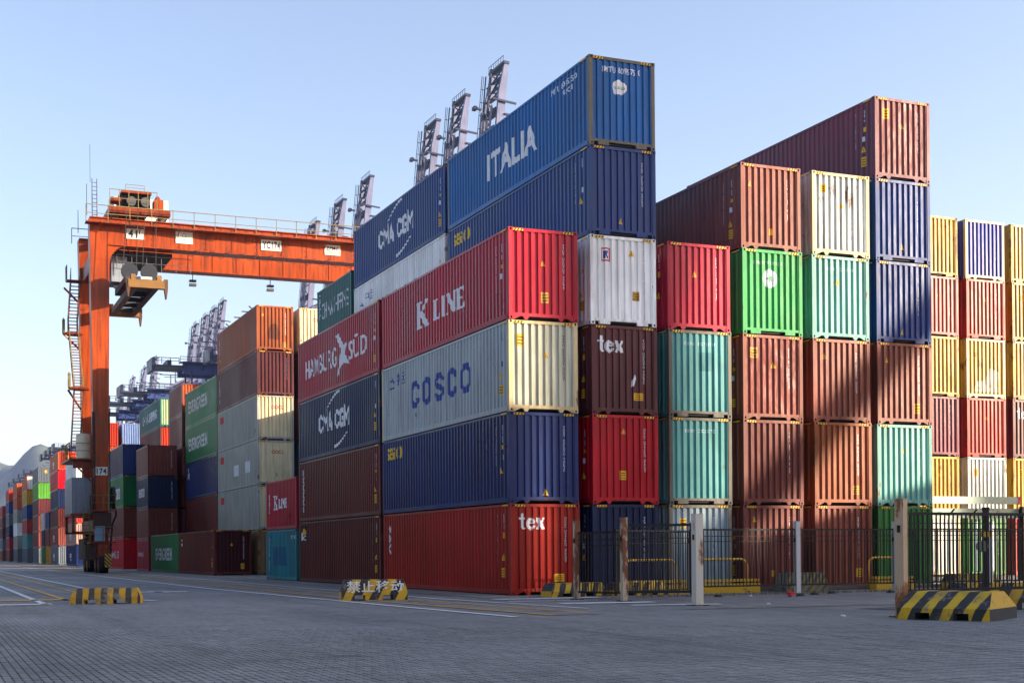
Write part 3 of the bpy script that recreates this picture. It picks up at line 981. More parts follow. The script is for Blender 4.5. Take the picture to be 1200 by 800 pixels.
c = container(X1, 25.1, Z_ST[5], 'st20', P['csgreen'], 'dark blue-green short container with white lettering beside the blue stack', G_BLK)
decal(c, 'lettering', word('CHINA SHIPPING', 4.7, .86, .85, .95, .004), 'side', 'st20', [M_CODE])
decal(c, 'registration_marks', code_marks(5, 4, .26, True, .3, 2.35, gap=()), 'side', 'st20', [M_CODE])

# ---- stack with the three pale grey containers
B3 = 45.0
v1 = 'in the stack with three pale grey ones'
cols = [('tan', 'tan'), ('oocl', 'pale grey'), ('oocl', 'pale grey'), ('oocl', 'pale grey'), ('maroon', 'dark brown'), ('orange_brown', 'orange-brown')]
for i, (k, nm) in enumerate(cols):
    c = container(X1, B3, Z_HC[i], 'hc40', P[k], nm + ' container, ' + (ORD[i] if i < 5 else 'topmost') + ' ' + v1, G_BLK, end_mat=P['cream'] if k == 'oocl' else None)
    if k == 'oocl':
        decal(c, 'emblem', rect(1.0, 2.0, 1.1, .5, 0), 'side', 'hc40', [M_RED])
        decal(c, 'lettering', word('OOCL', .8, .24, .95, 2.02, .03), 'end', 'hc40', [M_RED])
        if i == 2:
            decal(c, 'repaint_patch', rect(5.2, .9, 1.5, .75) + rect(8.6, .95, 1.4, .75), 'side', 'hc40', [M_CODE])
    elif k == 'maroon':
        std_end_marks(c, 'hc40', 3, code=1.95)
    elif k == 'orange_brown':
        std_end_marks(c, 'hc40', 4, stick=(1.65, .3), tri=(.36, 2.2), code=1.9)
        decal(c, 'painted_shade_patch', poly([(.8, .75), (1.5, .7), (1.55, 1.2), (1.3, 1.75), (.95, 1.7), (.7, 1.2)]), 'end', 'hc40', [paint('#6a3c2c', .2, .4, .5)])  # unlit part of the sunlit end, painted as a darker patch
    if i in (4, 5):
        decal(c, 'registration_marks', code_marks(i, 5, .22, True, .7, 2.3), 'side', 'hc40', [M_CODE])
for i, k in enumerate(('brown', 'maroon', 'greyst', 'brown', 'brown_dk', 'cream')):
    nm = ('brown', 'maroon', 'grey', 'reddish brown', 'dark brown', 'cream')[i]
    lab = nm + ' container, ' + ORD[i] + ' in the stack behind the orange-brown top' if i < 5 else 'cream container in sunlight between orange-brown and dark green tops'
    c = container(X2, B3 + .1, Z_HC[i], 'hc40', P[k], lab, G_BLK, full=(i == 5))
    if i == 5: decal(c, 'lettering', word('OOCL', .8, .24, .95, 2.02, .03), 'end', 'hc40', [M_RED])
c = container(0, B3, Z_HC[0], 'hc40', P['brown_dk2'], 'single dark maroon container on the ground before the grey stack', G_BLK, end_mat=paint('#3d1418', .06, .3, .5))
decal(c, 'emblem', rect(.7, 1.9, .9, .7, 0) + poly([(.75, 2.25), (1.15, 2.55), (1.55, 2.25)], 1) + word('bc', .7, .3, .8, 1.93, .03, mi=2), 'side', 'hc40', [M_DARK, M_YEL, M_WHITE])
std_end_marks(c, 'hc40', 2, tri=(1.05, 1.95), stick=(1.75, .42), code=1.92); std_side_marks(c, 'hc40', 2)

# ---- green stack and what follows
B4 = 57.5
w1 = 'in the stack with two lettered green ones'
for i, k in enumerate(('brown_dk', 'brown_dk2', 'seaco', 'evergreen', 'evergreen')):
    nm = ('dark brown', 'brown', 'navy', 'green', 'green')[i]
    c = container(X1, B4, Z_HC[i], 'hc40', P[k], nm + ' container, ' + (ORD[i] if i < 4 else 'topmost') + ' ' + w1, G_BLK)
    if k == 'evergreen':
        decal(c, 'lettering', word('EVERGREEN', 7.4, 1.0, 1.3, .95 if i == 3 else 1.1, .03), 'side', 'hc40', [M_CODE])
    if i == 2:
        decal(c, 'emblem', strokes([((.1, .1), (.4, .6)), ((.4, .6), (.3, 1)), ((.4, .6), (.7, .4)), ((.7, .4), (.5, .1))], .2, .7, 1.5, 1.2, 1.0), 'side', 'hc40', [M_CODE])
        decal(c, 'registration_marks', code_marks(2, 6, .2, False, 2.2, 2.2, gap=()), 'side', 'hc40', [M_CODE])
c = container(0, B4, Z_HC[0], 'hc40', P['evergreen'], 'dark green lettered container on the ground beside the dark maroon one', G_BLK)
decal(c, 'lettering', word('EVERGREEN', 7.2, .95, 2.3, .9, .03), 'side', 'hc40', [M_CODE])
x1 = 'in the short stack behind the low green container'
for i, k in enumerate(('hamburg', 'brown', 'navy', 'brown')):
    c = container(0, 71.0, Z_ST[i], 'st20', P[k], ('red', 'brown', 'dark navy', 'dull brown')[i] + ' container, ' + ORD[i] + ' ' + x1, G_BLK)
    std_end_marks(c, 'st20', i, code=1.95)
    if i == 0:
        decal(c, 'lettering', word('HAMBURG', 2.6, .35, .7, 1.2, .01), 'side', 'st20', [M_CODE])
    if i == 2:
        decal(c, 'lettering', rect(1.2, 1.0, 3.0, .7, 0), 'side', 'st20', [M_CODE])
        decal(c, 'lettering', word('CAI', 2.2, .5, 1.6, 1.1, .03), 'side', 'st20', [P['hamburg']])
x2 = 'in the short brown stack beside the lettered green ones'
for i in range(6):
    container(X1, 71.2, Z_ST[i], 'st20', P[('brown', 'maroon', 'brown_dk', 'brown', 'brown', 'brown')[i]], ('brown', 'maroon', 'dark brown', 'brown', 'brown', 'brown')[i] + ' container, ' + ORD[i] + ' ' + x2, G_BLK, full=i > 3,
              end_mat=P['orange'] if i == 5 else None)  # sunlight painted as an orange end on the brown top container
y1 = 'in the stack with a pale-ended blue-green top'
for i in range(6):
    c = container(X1, 81.9, Z_ST[i], 'st40', P[('brown', 'maroon', 'brown_dk', 'navy', 'maroon', 'csgreen')[i]], ('brown', 'maroon', 'dark brown', 'navy', 'plum', 'pale-ended blue-green')[i] + ' container, ' + ORD[i] + ' ' + y1, G_BLK, full=i > 3,
                  end_mat={4: P['redorange'], 5: P['palegreen']}.get(i))  # sunlit look of the two upper ends painted as brighter colours
    if i == 5:
        decal(c, 'lettering', word('CHINA SHIPPING', 8.2, .9, 2.0, .9, .03), 'side', 'st40', [M_CODE])
z1_ = 'in the stack just behind the gantry leg'
for i in range(4):
    c = container(0, 85.2, Z_HC[i], 'hc40', P[('red', 'brown', 'evergreen', 'navy2')[i]], ('red', 'brown', 'green', 'blue')[i] + ' container, ' + ORD[i] + ' ' + z1_, G_BLK, side_mat=P['purple'] if i == 3 else None)
    if i == 2:
        decal(c, 'lettering', rect(4.0, .8, 6.0, 1.0, 0), 'side', 'hc40', [M_CODE])
        decal(c, 'lettering', word('EVERGREEN', 5.4, .6, 4.3, 1.0, .02), 'side', 'hc40', [P['evergreen']])
        decal(c, 'emblem', poly([(2.0 + .33 * math.cos(R(a)), 1.5 + .4 * math.sin(R(a))) for a in range(0, 360, 30)]), 'end', 'hc40', [M_CODE])
    if i == 0:
        decal(c, 'lettering', word('HAMBURG', 5.0, .7, 4.0, 1.0, .02), 'side', 'hc40', [M_CODE])
for i in range(6):
    container(0, 106, Z_ST[i], 'st40', P[('brown', 'greyst', 'maroon', 'brown', 'orange', 'redorange')[i]], ('brown', 'grey', 'maroon', 'light brown', 'orange', 'orange-red')[i] + ' container, ' + ORD[i] + ' in the far stack right of the gantry leg', G_BLK, full=i > 3)
    container(X1, 106.3, Z_ST[i], 'st40', P[('brown', 'maroon', 'navy', 'brown', 'brown', 'stripeblue')[i]], ('brown', 'maroon', 'navy', 'light brown', 'dull brown', 'pale blue')[i] + ' container, ' + ORD[i] + ' in the far stack with a pale blue top', G_BLK, full=i > 4)

# ---- far stacks left of the gantry leg
FAR = [
    (125.0, 'st40', 'behind the gantry leg foot', [('seaco', 'navy'), ('beige', 'beige'), ('redlt', 'red'), ('brown', 'brown'), ('white', 'pale grey')], {}),
    (147.5, 'st40', 'with an orange sunlit top', [('greyst', 'grey'), ('brown', 'reddish brown'), ('brown_dk', 'brown'), ('navy', 'navy'), ('red', 'red'), ('orange', 'orange')], {5: 'redorange'}),
    (162.0, 'st20', 'of short ones with a yellow base', [('yellow', 'yellow'), ('brown', 'brown'), ('seaco', 'indigo')], {}),
    (170.0, 'st20', 'of short ones with a green base', [('greend', 'green'), ('navy', 'dark blue'), ('whitepale', 'white')], {}),
    (180.5, 'st40', 'with a grey top above lime green', [('greyst', 'grey'), ('brown', 'brown'), ('brown', 'reddish brown'), ('maroon', 'maroon'), ('lime', 'lime green'), ('greyst', 'steel grey')], {}),
    (206.0, 'st40', 'with an orange top beside a white one', [('greyst', 'grey'), ('teal', 'teal'), ('redlt', 'red-brown'), ('navy2', 'blue'), ('yellow', 'yellow'), ('orange', 'orange')], {5: 'whitepale'}),
    (232.0, 'st40', 'with two orange tops', [('greyst', 'grey'), ('oocl', 'pale grey'), ('white', 'whitish'), ('oocl', 'light grey'), ('orange', 'orange'), ('orange', 'bright orange')], {}),
    (258.0, 'st40', 'at the left edge with a red top', [('brown', 'brown'), ('hamburg', 'red'), ('navy', 'navy'), ('greyst', 'grey'), ('navy2', 'blue'), ('redorange', 'orange-red')], {}),
    (284.0, 'st40', 'at the row\'s far end', [('brown', 'brown'), ('greyst', 'grey'), ('maroon', 'maroon'), ('brown', 'rusty brown'), ('redlt', 'red')], {}),
]
for (s, kind, where, levels, ends) in FAR:
    for i, (k, nm) in enumerate(levels):
        c = container(0, s, Z_ST[i], kind, P[k], nm + ' container, ' + ORD[i] + ' in the distant stack ' + where, 'containers in the distant row', full=False,
                      end_mat=P[ends[i]] if i in ends else None)
        if s < 160 and i in (0, 1, 5):
            decal(c, 'emblem', rect(4.2, 1.0, 2.0, .55) + rect(4.8, .6, 1.2, .3), 'side', kind, [M_CODE], ('farmark', i))
        if s < 190 and i == len(levels) - 1:
            decal(c, 'warning_label', rect(1.0, 1.6, .4, .45), 'end', kind, [M_YEL], 'farlab')
# second rank of the distant row, its tops show between the first
for j, s in enumerate((160.0, 193.0, 219.0, 245.0, 271.0)):
    for i in range(6):
        k = ('brown', 'maroon', 'greyst', 'navy', 'brown', ('redlt', 'orange', 'greyst', 'orange', 'redorange')[j])[i]
        nm = ('brown', 'maroon', 'grey', 'navy', 'dull brown', ('red', 'orange', 'grey', 'pale orange', 'vermilion')[j])[i]
        container(X1, s, Z_ST[i], 'st40', P[k], nm + ' container, ' + ORD[i] + ' in the ' + ('first', 'second', 'third', 'fourth', 'last')[j] + ' distant rear stack', 'containers in the distant row', full=False)

# ---- block on the right, further back
G_RB = 'containers in the right-hand block'
RB = [
    (27.35, 'left stack of the right-hand block', [('whitepale', 'cream-white'), ('yellow', 'yellow'), ('maroon2', 'maroon'), ('yellow2', 'pale yellow'), ('pinkred', 'faded pink-red'), ('yellow2', 'sandy yellow')]),
    (30.28, 'middle stack of the right-hand block', [('greend', 'green'), ('whitepale', 'grey-white'), ('redlt', 'red'), ('yellow2', 'patched yellow'), ('redlt', 'faded red'), ('bluelt', 'violet-blue')]),
    (33.18, 'right-edge stack of the right-hand block', [('redlt', 'red'), ('yellow', 'yellow'), ('maroon', 'maroon'), ('yellow2', 'pale yellow'), ('yellow', 'mustard'), ('yellow2', 'sandy yellow')]),
]
for j, (w, where, levels) in enumerate(RB):
    for i, (k, nm) in enumerate(levels):
        fr = P['post_cream'] if (j, i) in ((1, 3), (1, 5), (0, 0)) else None
        c = container(w, 12.5, Z_HC[i], 'hc40', P[k], nm + ' container, ' + (ORD[i] if i < 5 else 'topmost') + ' in the ' + where, G_RB, frame=fr, hazard=False, sill='AB'[(i + j) % 2])
        rr = random.Random(i * 7 + j)
        std_end_marks(c, 'hc40', i + j, code=1.9 if rr.random() < .6 else None, tri=(1.1, 1.9) if rr.random() < .35 else None, stick=(.4, 2.0) if rr.random() < .4 else None)
        if (j, i) == (1, 3):
            decal(c, 'repaint_patch', poly([(.5, .3), (2.0, .3), (2.05, 1.3), (1.5, 1.5), (1.2, .9), (.6, .8)]), 'end', 'hc40', [worn('#c9c2a4', '#b79a4a', .45, .6, 4, 1)])
        if (j, i) == (2, 2):
            decal(c, 'lettering', serif_word(.28, 1.95, .55, 'tex'), 'end', 'hc40', [M_WHITE])
        if (j, i) == (1, 0):
            decal(c, 'paint_stripe', rect(.5, .25, .22, 2.4) + rect(1.0, .25, .22, 2.4) + rect(1.5, .25, .2, 2.4), 'end', 'hc40', [M_CODE])

# ------------------------------------------------------------------ ground
PW, PL = 0.10, 0.30          # paver course width (across) and length (along the road)
def ground_material():
    mt, nt, b = newmat('block_paving')
    geo = nd(nt, 'ShaderNodeNewGeometry')
    pos = geo.outputs['Position']
    sp = nd(nt, 'ShaderNodeSeparateXYZ'); nt.links.new(pos, sp.inputs[0])
    cb = nd(nt, 'ShaderNodeCombineXYZ')
    nt.links.new(sp.outputs[1], cb.inputs[0]); nt.links.new(sp.outputs[0], cb.inputs[1])
    br = nd(nt, 'ShaderNodeTexBrick')
    nt.links.new(cb.outputs[0], br.inputs['Vector'])
    br.offset = 0.0; br.offset_frequency = 2
    br.inputs['Scale'].default_value = 1.0
    br.inputs['Mortar Size'].default_value = 0.006
    br.inputs['Mortar Smooth'].default_value = 0.2
    br.inputs['Brick Width'].default_value = PL
    br.inputs['Row Height'].default_value = PW
    br.inputs['Color1'].default_value = (0.186, 0.194, 0.192, 1)
    br.inputs['Color2'].default_value = (0.268, 0.276, 0.272, 1)
    br.inputs['Mortar'].default_value = (0.030, 0.030, 0.032, 1)
    big = noise_tex(nt, pos, 0.16, 6, 0.62)
    c = mixrgb(nt, maprange(nt, big, 0.38, 0.68, 0.0, 0.45), br.outputs[0], (0.085, 0.083, 0.082))
    tyre = noise_tex(nt, scaled(nt, pos, (1.3, 0.06, 1)), 1.0, 5, 0.6)
    c = mixrgb(nt, maprange(nt, tyre, 0.50, 0.70, 0.0, 0.42), c, (0.055, 0.054, 0.055))
    tyre2 = noise_tex(nt, scaled(nt, pos, (0.09, 1.6, 1), (4, 9, 0)), 1.0, 5, 0.6)
    c = mixrgb(nt, maprange(nt, tyre2, 0.55, 0.72, 0.0, 0.45), c, (0.06, 0.059, 0.06))
    dust = noise_tex(nt, pos, 0.9, 7, 0.65)
    c = mixrgb(nt, maprange(nt, dust, 0.55, 0.8, 0.0, 0.35), c, (0.20, 0.185, 0.16))
    spots = noise_tex(nt, pos, 3.0, 3, 0.5)
    c = mixrgb(nt, maprange(nt, spots, 0.67, 0.74, 0.0, 0.7), c, (0.035, 0.034, 0.034))
    oil = noise_tex(nt, pos, 0.55, 4, 0.55)
    c = mixrgb(nt, maprange(nt, oil, 0.66, 0.72, 0.0, 0.55), c, (0.04, 0.038, 0.037))
    nt.links.new(c, b.inputs['Base Color'])
    nt.links.new(maprange(nt, big, 0.3, 0.7, 0.55, 0.8), b.inputs['Roughness'])
    b.inputs['Specular IOR Level'].default_value = 0.35
    bp = nd(nt, 'ShaderNodeBump'); bp.inputs['Strength'].default_value = 0.35; bp.inputs['Distance'].default_value = 0.01
    nt.links.new(br.outputs['Fac'], bp.inputs['Height']); bp.invert = True
    nt.links.new(bp.outputs[0], b.inputs['Normal'])
    return mt
M_GROUND = ground_material()
g = MB().add([(-5000, -2000, 0), (5000, -2000, 0), (5000, 7000, 0), (-5000, 7000, 0)], [(0, 1, 2, 3)]).build('ground', M_GROUND)
tag(g, kind='structure')

def in_view(w, s, m=0.4):
    d = Vector((w, s, 0)) - CAM
    Z = d.dot(fwd); X = d.dot(rgt)
    if Z < 12.5: return None
    x = CX + FPX * X / Z
    return Z if -m * 60 < x < 1200 + m * 60 else None

pv = []
for i in range(int(-30 / PW), int(6 / PW)):
    for j in range(int(-32 / PL), int(-6 / PL)):
        w0 = i * PW
        sA = j * PL
        Z = in_view(w0 + PW / 2, sA + PL / 2)
        if Z and Z < 24:
            pv.append((Z, w0, sA))
pv.sort()
def paver_geo(mb, w0, sA, rnd, org=(0, 0)):
    ch, cl = 0.021, 0.085           # waisted ends, as interlocking blocks have
    z = 0.009 + rnd.uniform(-.0015, .0015)
    t1, t2 = rnd.uniform(-.0015, .0015), rnd.uniform(-.0015, .0015)
    def ring(g_, zz, tilt):
        x0, x1, y0, y1 = w0 + g_ - org[0], w0 + PW - g_ - org[0], sA + g_ - org[1], sA + PL - g_ - org[1]
        q = [(x0 + ch, y0), (x1 - ch, y0), (x1, y0 + cl), (x1, y1 - cl), (x1 - ch, y1), (x0 + ch, y1), (x0, y1 - cl), (x0, y0 + cl)]
        return [(x, y, zz + tilt * (t1 * (x - w0) / PW + t2 * (y - sA) / PL)) for x, y in q]
    vs = ring(.0006, 0.0005, 0) + ring(.0035, z, 1)
    mb.add(vs, [tuple(range(8, 16))] + [(k, (k + 1) % 8, 8 + (k + 1) % 8, 8 + k) for k in range(8)])
rnd = random.Random(3)
pav_meshes = []
for k in range(6):
    mb = MB(); paver_geo(mb, 0, 0, rnd); pav_meshes.append(mb.mesh('paver'))
for k, (Z, w0, sA) in enumerate(pv[:300]):
    inst('paver', pav_meshes[k % 6], M_GROUND, g, (w0, sA, 0))
mb = MB()
for (Z, w0, sA) in pv[300:]:
    paver_geo(mb, w0, sA, rnd)
o = mb.build('paver', M_GROUND, g)
tag(o, kind='stuff')
mb = MB()
for (Z, w0, sA) in pv:
    mb.add([(w0, sA, .0015), (w0 + PW, sA, .0015), (w0 + PW, sA + PL, .0015), (w0, sA + PL, .0015)], [(0, 1, 2, 3)])
o = mb.build('joint_sand', plain('#34353a', .95, var=.3, scale=6), g)
tag(o, kind='stuff')

M_LW = worn('#d6d8da', '#6a6b6e', .3, .7, 2.2, 1)
M_LY = worn('#c99a3c', '#5c5a56', .4, .7, 2.2, 1)
M_CONC = worn('#77736c', '#5b5a58', .5, .85, 1.2, 1)
def ground_strip(name, pts, width, mat, z, label=None):
    """painted line along a polyline on the ground"""
    mb = MB()
    vs = []
    for i, p in enumerate(pts):
        a = Vector(pts[max(0, i - 1)]); b = Vector(pts[min(len(pts) - 1, i + 1)])
        d = (b - a).normalized()
        n = Vector((-d.y, d.x))
        q = Vector(p)
        vs += [(q.x + n.x * width / 2, q.y + n.y * width / 2, z), (q.x - n.x * width / 2, q.y - n.y * width / 2, z)]
    mb.add(vs, [(2 * i, 2 * i + 1, 2 * i + 3, 2 * i + 2) for i in range(len(pts) - 1)])
    o = mb.build(name, mat)
    return tag(o, kind='structure')
Zl = 0.0105
ground_strip('crane_runway', [(-4.0, -12.0), (-4.45, -2.0), (-4.75, 12.0), (-4.8, 330.0)], 1.25, M_CONC, Zl)
ground_strip('kerb_strip', [(-.9, -2.2), (-.9, 330)], 1.5, M_CONC, Zl)
for pts, wd, mt_ in [
    ([(-5.577, -12.33), (-5.97, -4.99), (-6.69, 14.8), (-6.69, 330)], .15, M_LW),
    ([(-11.06, 18.1), (-11.06, 330)], .15, M_LW), ([(-12.0, 13.3), (-12.0, 330)], .15, M_LY),
    ([(-13.15, 3.9), (-13.15, 330)], .15, M_LY), ([(-14.05, .75), (-14.07, 200)], .15, M_LW),
    ([(-22, 4.5), (-12.9, 4.4)], .75, M_LY), ([(-22, 1.1), (-13.85, .9)], .6, M_LW),
    ([(-9.85, 11.0), (-8.2, 10.56)], .6, M_LW), ([(-9.4, 11.6), (-9.0, 9.9)], .14, M_LW), ([(-11.06, 2.58), (-10.8, 1.6)], .15, M_LW),
    ([(-4.55, -12.1), (-5.2, -2.77), (-5.5, 12), (-5.5, 330)], .13, M_LY), ([(-3.38, -11.4), (-3.94, -1.3), (-4.1, 12), (-4.1, 330)], .13, M_LY),
    ([(-2.37, -9.55), (-3.09, -1.05), (-3.2, 12), (-3.2, 330)], .11, M_LW),
    ([(-1.9, -2.9), (1.4, -3.1)], .45, M_LW), ([(-1.6, -6.6), (1.0, -6.9)], .5, M_LW), ([(-.6, -8.5), (1.7, -9.0)], .32, M_LW), ([(-2.2, -4.6), (.4, -4.9)], .16, M_LW)]:
    ground_strip('road_marking', pts, wd * 1.25, mt_, Zl + .0045)
ground_strip('concrete_band', [(-.5, -10.9), (2.0, -11.0), (6.5, -11.4)], .55, M_CONC, Zl)
M_PATCH = worn('#4a4a4c', '#3a3a3c', .4, .85, 2.0, 1)
ground_strip('asphalt_patch', [(3.0, -13.2), (6.4, -12.6)], .9, M_PATCH, Zl)
kb = MB().box(2.6, 26, -1.0, -.75, 0, .12).build('kerb', plain('#5d5a54', .85, scale=3))
tag(kb, kind='structure')
# weeds and grit along the fence foot
M_WEED = plain('#3f4426', .9, var=.4, scale=9)
mb = MB(); rnd = random.Random(11)
for k in range(900):
    w = rnd.uniform(2.5, 17); s = rnd.choice((-1.15, -3.35)) + rnd.uniform(-.25, .2)
    h = rnd.uniform(.03, .13); a = rnd.uniform(0, 6.28); r = rnd.uniform(.01, .05)
    mb.add([(w - .01, s, 0), (w + .01, s, 0), (w + r * math.cos(a), s + r * math.sin(a), h)], [(0, 1, 2)])
o = mb.build('weeds', M_WEED); tag(o, 'sparse low weeds along the fence foot', 'weeds', kind='stuff')

# ------------------------------------------------------------------ gantry crane
ORG = paint('#a2410f', .12, .7, .5, .1, .16)
ORG2 = paint('#8c3a1c', .3, .7, .55, .1, .15)
M_STEEL = plain('#4d4f55', .5, .3)
M_RAIL = plain('#6e6238', .7)
M_GREYBOX = paint('#8490a0', .1, .4, .5, .1)
M_CREAM = plain('#cfc6b0', .6)
M_TYRE = plain('#1b1b1d', .85)
M_WHITEPANEL = plain('#c6c6c0', .6)
HZ_S = striped('#c99a18', '#1b1a18', .28, 1.0, .2, 0, 'hazard_bands')

def handrail(mb, a, b, h=1.1, step=1.5, t=.05, mid=True):
    a, b = Vector(a), Vector(b)
    n = max(1, int((b - a).length / step))
    for i in range(n + 1):
        p = a.lerp(b, i / n)
        mb.bar(p, p + Vector((0, 0, h)), t)
    mb.bar(a + Vector((0, 0, h)), b + Vector((0, 0, h)), t)
    if mid: mb.bar(a + Vector((0, 0, h * .5)), b + Vector((0, 0, h * .5)), t * .8)

def sign(root, name, x, y, z, w, h, shapes_fn, mats):
    """white board facing -y with lettering as a sub-part"""
    b = MB().box(x - w / 2, x + w / 2, y - .03, y, z - h / 2, z + h / 2).build(name, M_WHITEPANEL, root)
    mb = MB()
    for (vs, fs, mi) in shapes_fn(w, h):
        mb.add([(x - w / 2 + u, y - .034 - .001 * mi, z - h / 2 + v) for u, v in vs], fs, mi)
    me = mb.mesh('lettering', len(mats), fix=False)
    inst('lettering', me, mats, b)
    return b

def build_rtg(loc, label, simple=False, group=None):
    root = thing('gantry_crane', label, 'crane', loc, group=group)
    SP = 23.9                      # span between leg centres
    hw = .72
    YF, YB = -4.15, 4.15
    ZB, ZT = 24.55, 26.45
    for cx in (0, SP):
        for (y0, y1) in ((YF, YF + 1.1), (YB - 1.1, YB)):
            mb = MB()
            # tapered box leg: a little wider at the top
            b0, b1 = hw * .68, hw * 1.02
            vs = [(cx - b0, y0, 3.9), (cx + b0, y0, 3.9), (cx + b0, y1, 3.9), (cx - b0, y1, 3.9), (cx - b1, y0, ZT), (cx + b1, y0, ZT), (cx + b1, y1, ZT), (cx - b1, y1, ZT)]
            mb.add(vs, [(3, 2, 1, 0), (4, 5, 6, 7), (0, 1, 5, 4), (1, 2, 6, 5), (2, 3, 7, 6), (3, 0, 4, 7)])
            for zz in (8.2, 13.5, 19.0, 23.4):
                hb = b0 + (b1 - b0) * (zz - 3.9) / (ZT - 3.9)
                mb.box(cx - hb - .012, cx + hb + .012, y0 - .012, y1 + .012, zz, zz + .06)
            mb.build('leg', ORG, root)
        MB().box(cx - .5, cx + .5, YF - .5, YB + .5, 3.0, 4.0).build('sill_beam', ORG2, root)
        MB().box(cx - .45, cx + .45, YF + 1.1, YB - 1.1, 23.0, 24.2).build('tie_beam', ORG2, root)
    for yy, nm in ((YF, 'front'), (YB - 1.1, 'back')):
        mb = MB().box(hw, SP - hw, yy + .02, yy + 1.08, ZB, ZT - .02)
        mb.box(hw, SP - hw, yy - .1, yy + 1.2, ZB - .06, ZB)
        mb.box(-hw, SP + hw, yy - .14, yy + 1.24, ZT, ZT + .07)
        for k in range(1, 12):
            mb.box(k * 2 - .02, k * 2 + .02, yy - .02, yy + .02, ZB, ZT - .02)
        mb.build('main_beam', ORG, root)
        for cx, sg in ((hw, 1), (SP - hw, -1)):
            arc = [(cx, ZB), (cx, ZB - 1.4)]
            for k in range(0, 7):
                a = R(90 * k / 6)
                arc.append((cx + sg * (1.4 - 1.4 * math.cos(a)), ZB - 1.4 + 1.4 * math.sin(a)))
            MB().prism(arc, 1, yy + .05, yy + 1.05).build('haunch', ORG, root)
        MB().box(0, SP, yy + .5, yy + .62, ZT + .07, ZT + .19).build('trolley_rail', M_STEEL, root)
    # walkway along the front beam
    MB().box(-1.1, SP + .6, YF - .95, YF - .1, ZT - .55, ZT - .47).build('walkway', ORG2, root)
    mb = MB(); handrail(mb, (-1.1, YF - .93, ZT - .5), (SP + .6, YF - .93, ZT - .5), 1.25, 1.55, .055)
    handrail(mb, (-1.1, YB + .6, ZT), (SP + .6, YB + .6, ZT), 1.25, 2.0, .055)
    mb.build('handrail', M_RAIL, root)
    mb = MB()
    for k in range(9):
        mb.bar((k * 2.9, YF - .9, ZT - .55), (k * 2.9, YF - .1, ZT - 1.0), .06)
    mb.build('walkway_bracket', ORG2, root)
    # bogies and wheels
    for cx in (0, SP):
        for yc in (-3.6, 3.6):
            MB().prism([(yc - 1.55, 1.15), (yc - 1.55, 1.9), (yc - .5, 3.0), (yc + .5, 3.0), (yc + 1.55, 1.9), (yc + 1.55, 1.15)], 0, cx - .42, cx + .42).build('bogie', ORG2, root)
            for dy in (-.95, .95):
                ring = [(yc + dy + .78 * math.cos(R(a)), .78 + .78 * math.sin(R(a))) for a in range(0, 360, 20)]
                wh = MB().prism(ring, 0, cx - .33, cx + .33).build('wheel', M_TYRE, root)
                hub = [(yc + dy + .4 * math.cos(R(a)), .78 + .4 * math.sin(R(a))) for a in range(0, 360, 30)]
                MB().prism(hub, 0, cx - .36, cx + .36).build('rim', ORG2, wh)
            MB().box(cx + .02, cx + .5, yc - 1.95 if yc < 0 else yc + 1.83, yc - 1.83 if yc < 0 else yc + 1.95, .45, 1.45).build('guard_plate', HZ_S, root)
    if simple:
        return root
    # drive gear, platforms and boxes at the foot of the near leg pair
    mb = MB().box(-.95, -.4, YF - .5, YF + 1.2, 2.2, 2.32).box(-.9, .9, YF - .75, YF, 2.25, 2.33)
    mb.box(-.9, .9, YF - .75, YF, 4.6, 4.68)
    mb.build('service_platform', ORG2, root)
    mb = MB()
    for zz in (2.33, 4.68):
        handrail(mb, (-.9, YF - .73, zz), (.9, YF - .73, zz), 1.1, .6, .05)
    handrail(mb, (-.9, YF - .73, 4.68), (-.9, YF, 4.68), 1.1, .5, .05)
    mb.build('handrail', M_RAIL, root)
    MB().box(-.55, .15, YF - .6, YF - .1, 2.4, 3.5).build('drive_box', plain('#6f8ea8', .5), root)
    mb = MB()
    mb.tube([(.35, YF - .35, 1.7), (.35, YF + .4, 1.7)], .38, 10).tube([(.1, YF - .3, 4.2), (.1, YF + .3, 4.2)], .3, 10)
    mb.build('drive_motor', ORG2, root)
    mb = MB().tube([(.62, YF - .25, 5.2), (.95, YF - .3, 4.9), (1.0, YF - .3, 4.3), (.75, YF - .2, 3.7), (.6, YF - .1, 2.0)], .07, 6)
    mb.build('cable_loop', M_DARK, root)
    ring = [(YF + .1 + .85 * math.cos(R(q)), 5.6 + .85 * math.sin(R(q))) for q in range(0, 360, 24)]
    MB().prism(ring, 0, .74, .95).build('cable_reel', M_DARK, root)
    MB().box(-.66, .62, YF - .55, YF - .02, 3.3, 4.5).build('drive_housing', plain('#3a241a', .7), root)
    mb = MB()
    for dx in (-.62, -.5, .6):
        mb.tube([(dx, YF - .08, 4.7), (dx, YF - .08, 12.0)], .045, 6)
    mb.build('conduit', M_DARK, root)
    mb = MB()
    for k in range(6):
        mb.bar((-.55 + .2 * k, YF - .5, 1.2), (-.35 + .2 * k, YF - .5, 2.2), .05)
    mb.build('hose', M_DARK, root)
    # electrical house and air unit outboard of the sill
    MB().box(-2.0, -.55, -2.6, 2.6, 4.5, 7.2).build('electrical_house', M_GREYBOX, root)
    MB().box(-2.1, -.5, -2.8, 2.9, 4.3, 4.5).box(-2.0, -1.8, -2.6, -2.4, 3.0, 4.3).box(-2.0, -.5, -2.6, -2.4, 3.0, 3.15).box(-2.0, -1.8, 2.4, 2.6, 3.0, 4.3).box(-2.0, -.5, 2.4, 2.6, 3.0, 3.15).build('house_support', ORG2, root)
    mb = MB().box(-2.2, -.4, -3.0, 3.2, 8.5, 8.62).box(-1.9, -.4, -2.6, -2.4, 7.9, 8.5)
    mb.bar((-.6, -2.8, 6.9), (-2.1, -2.8, 8.5), .1)
    mb.build('upper_platform', ORG2, root)
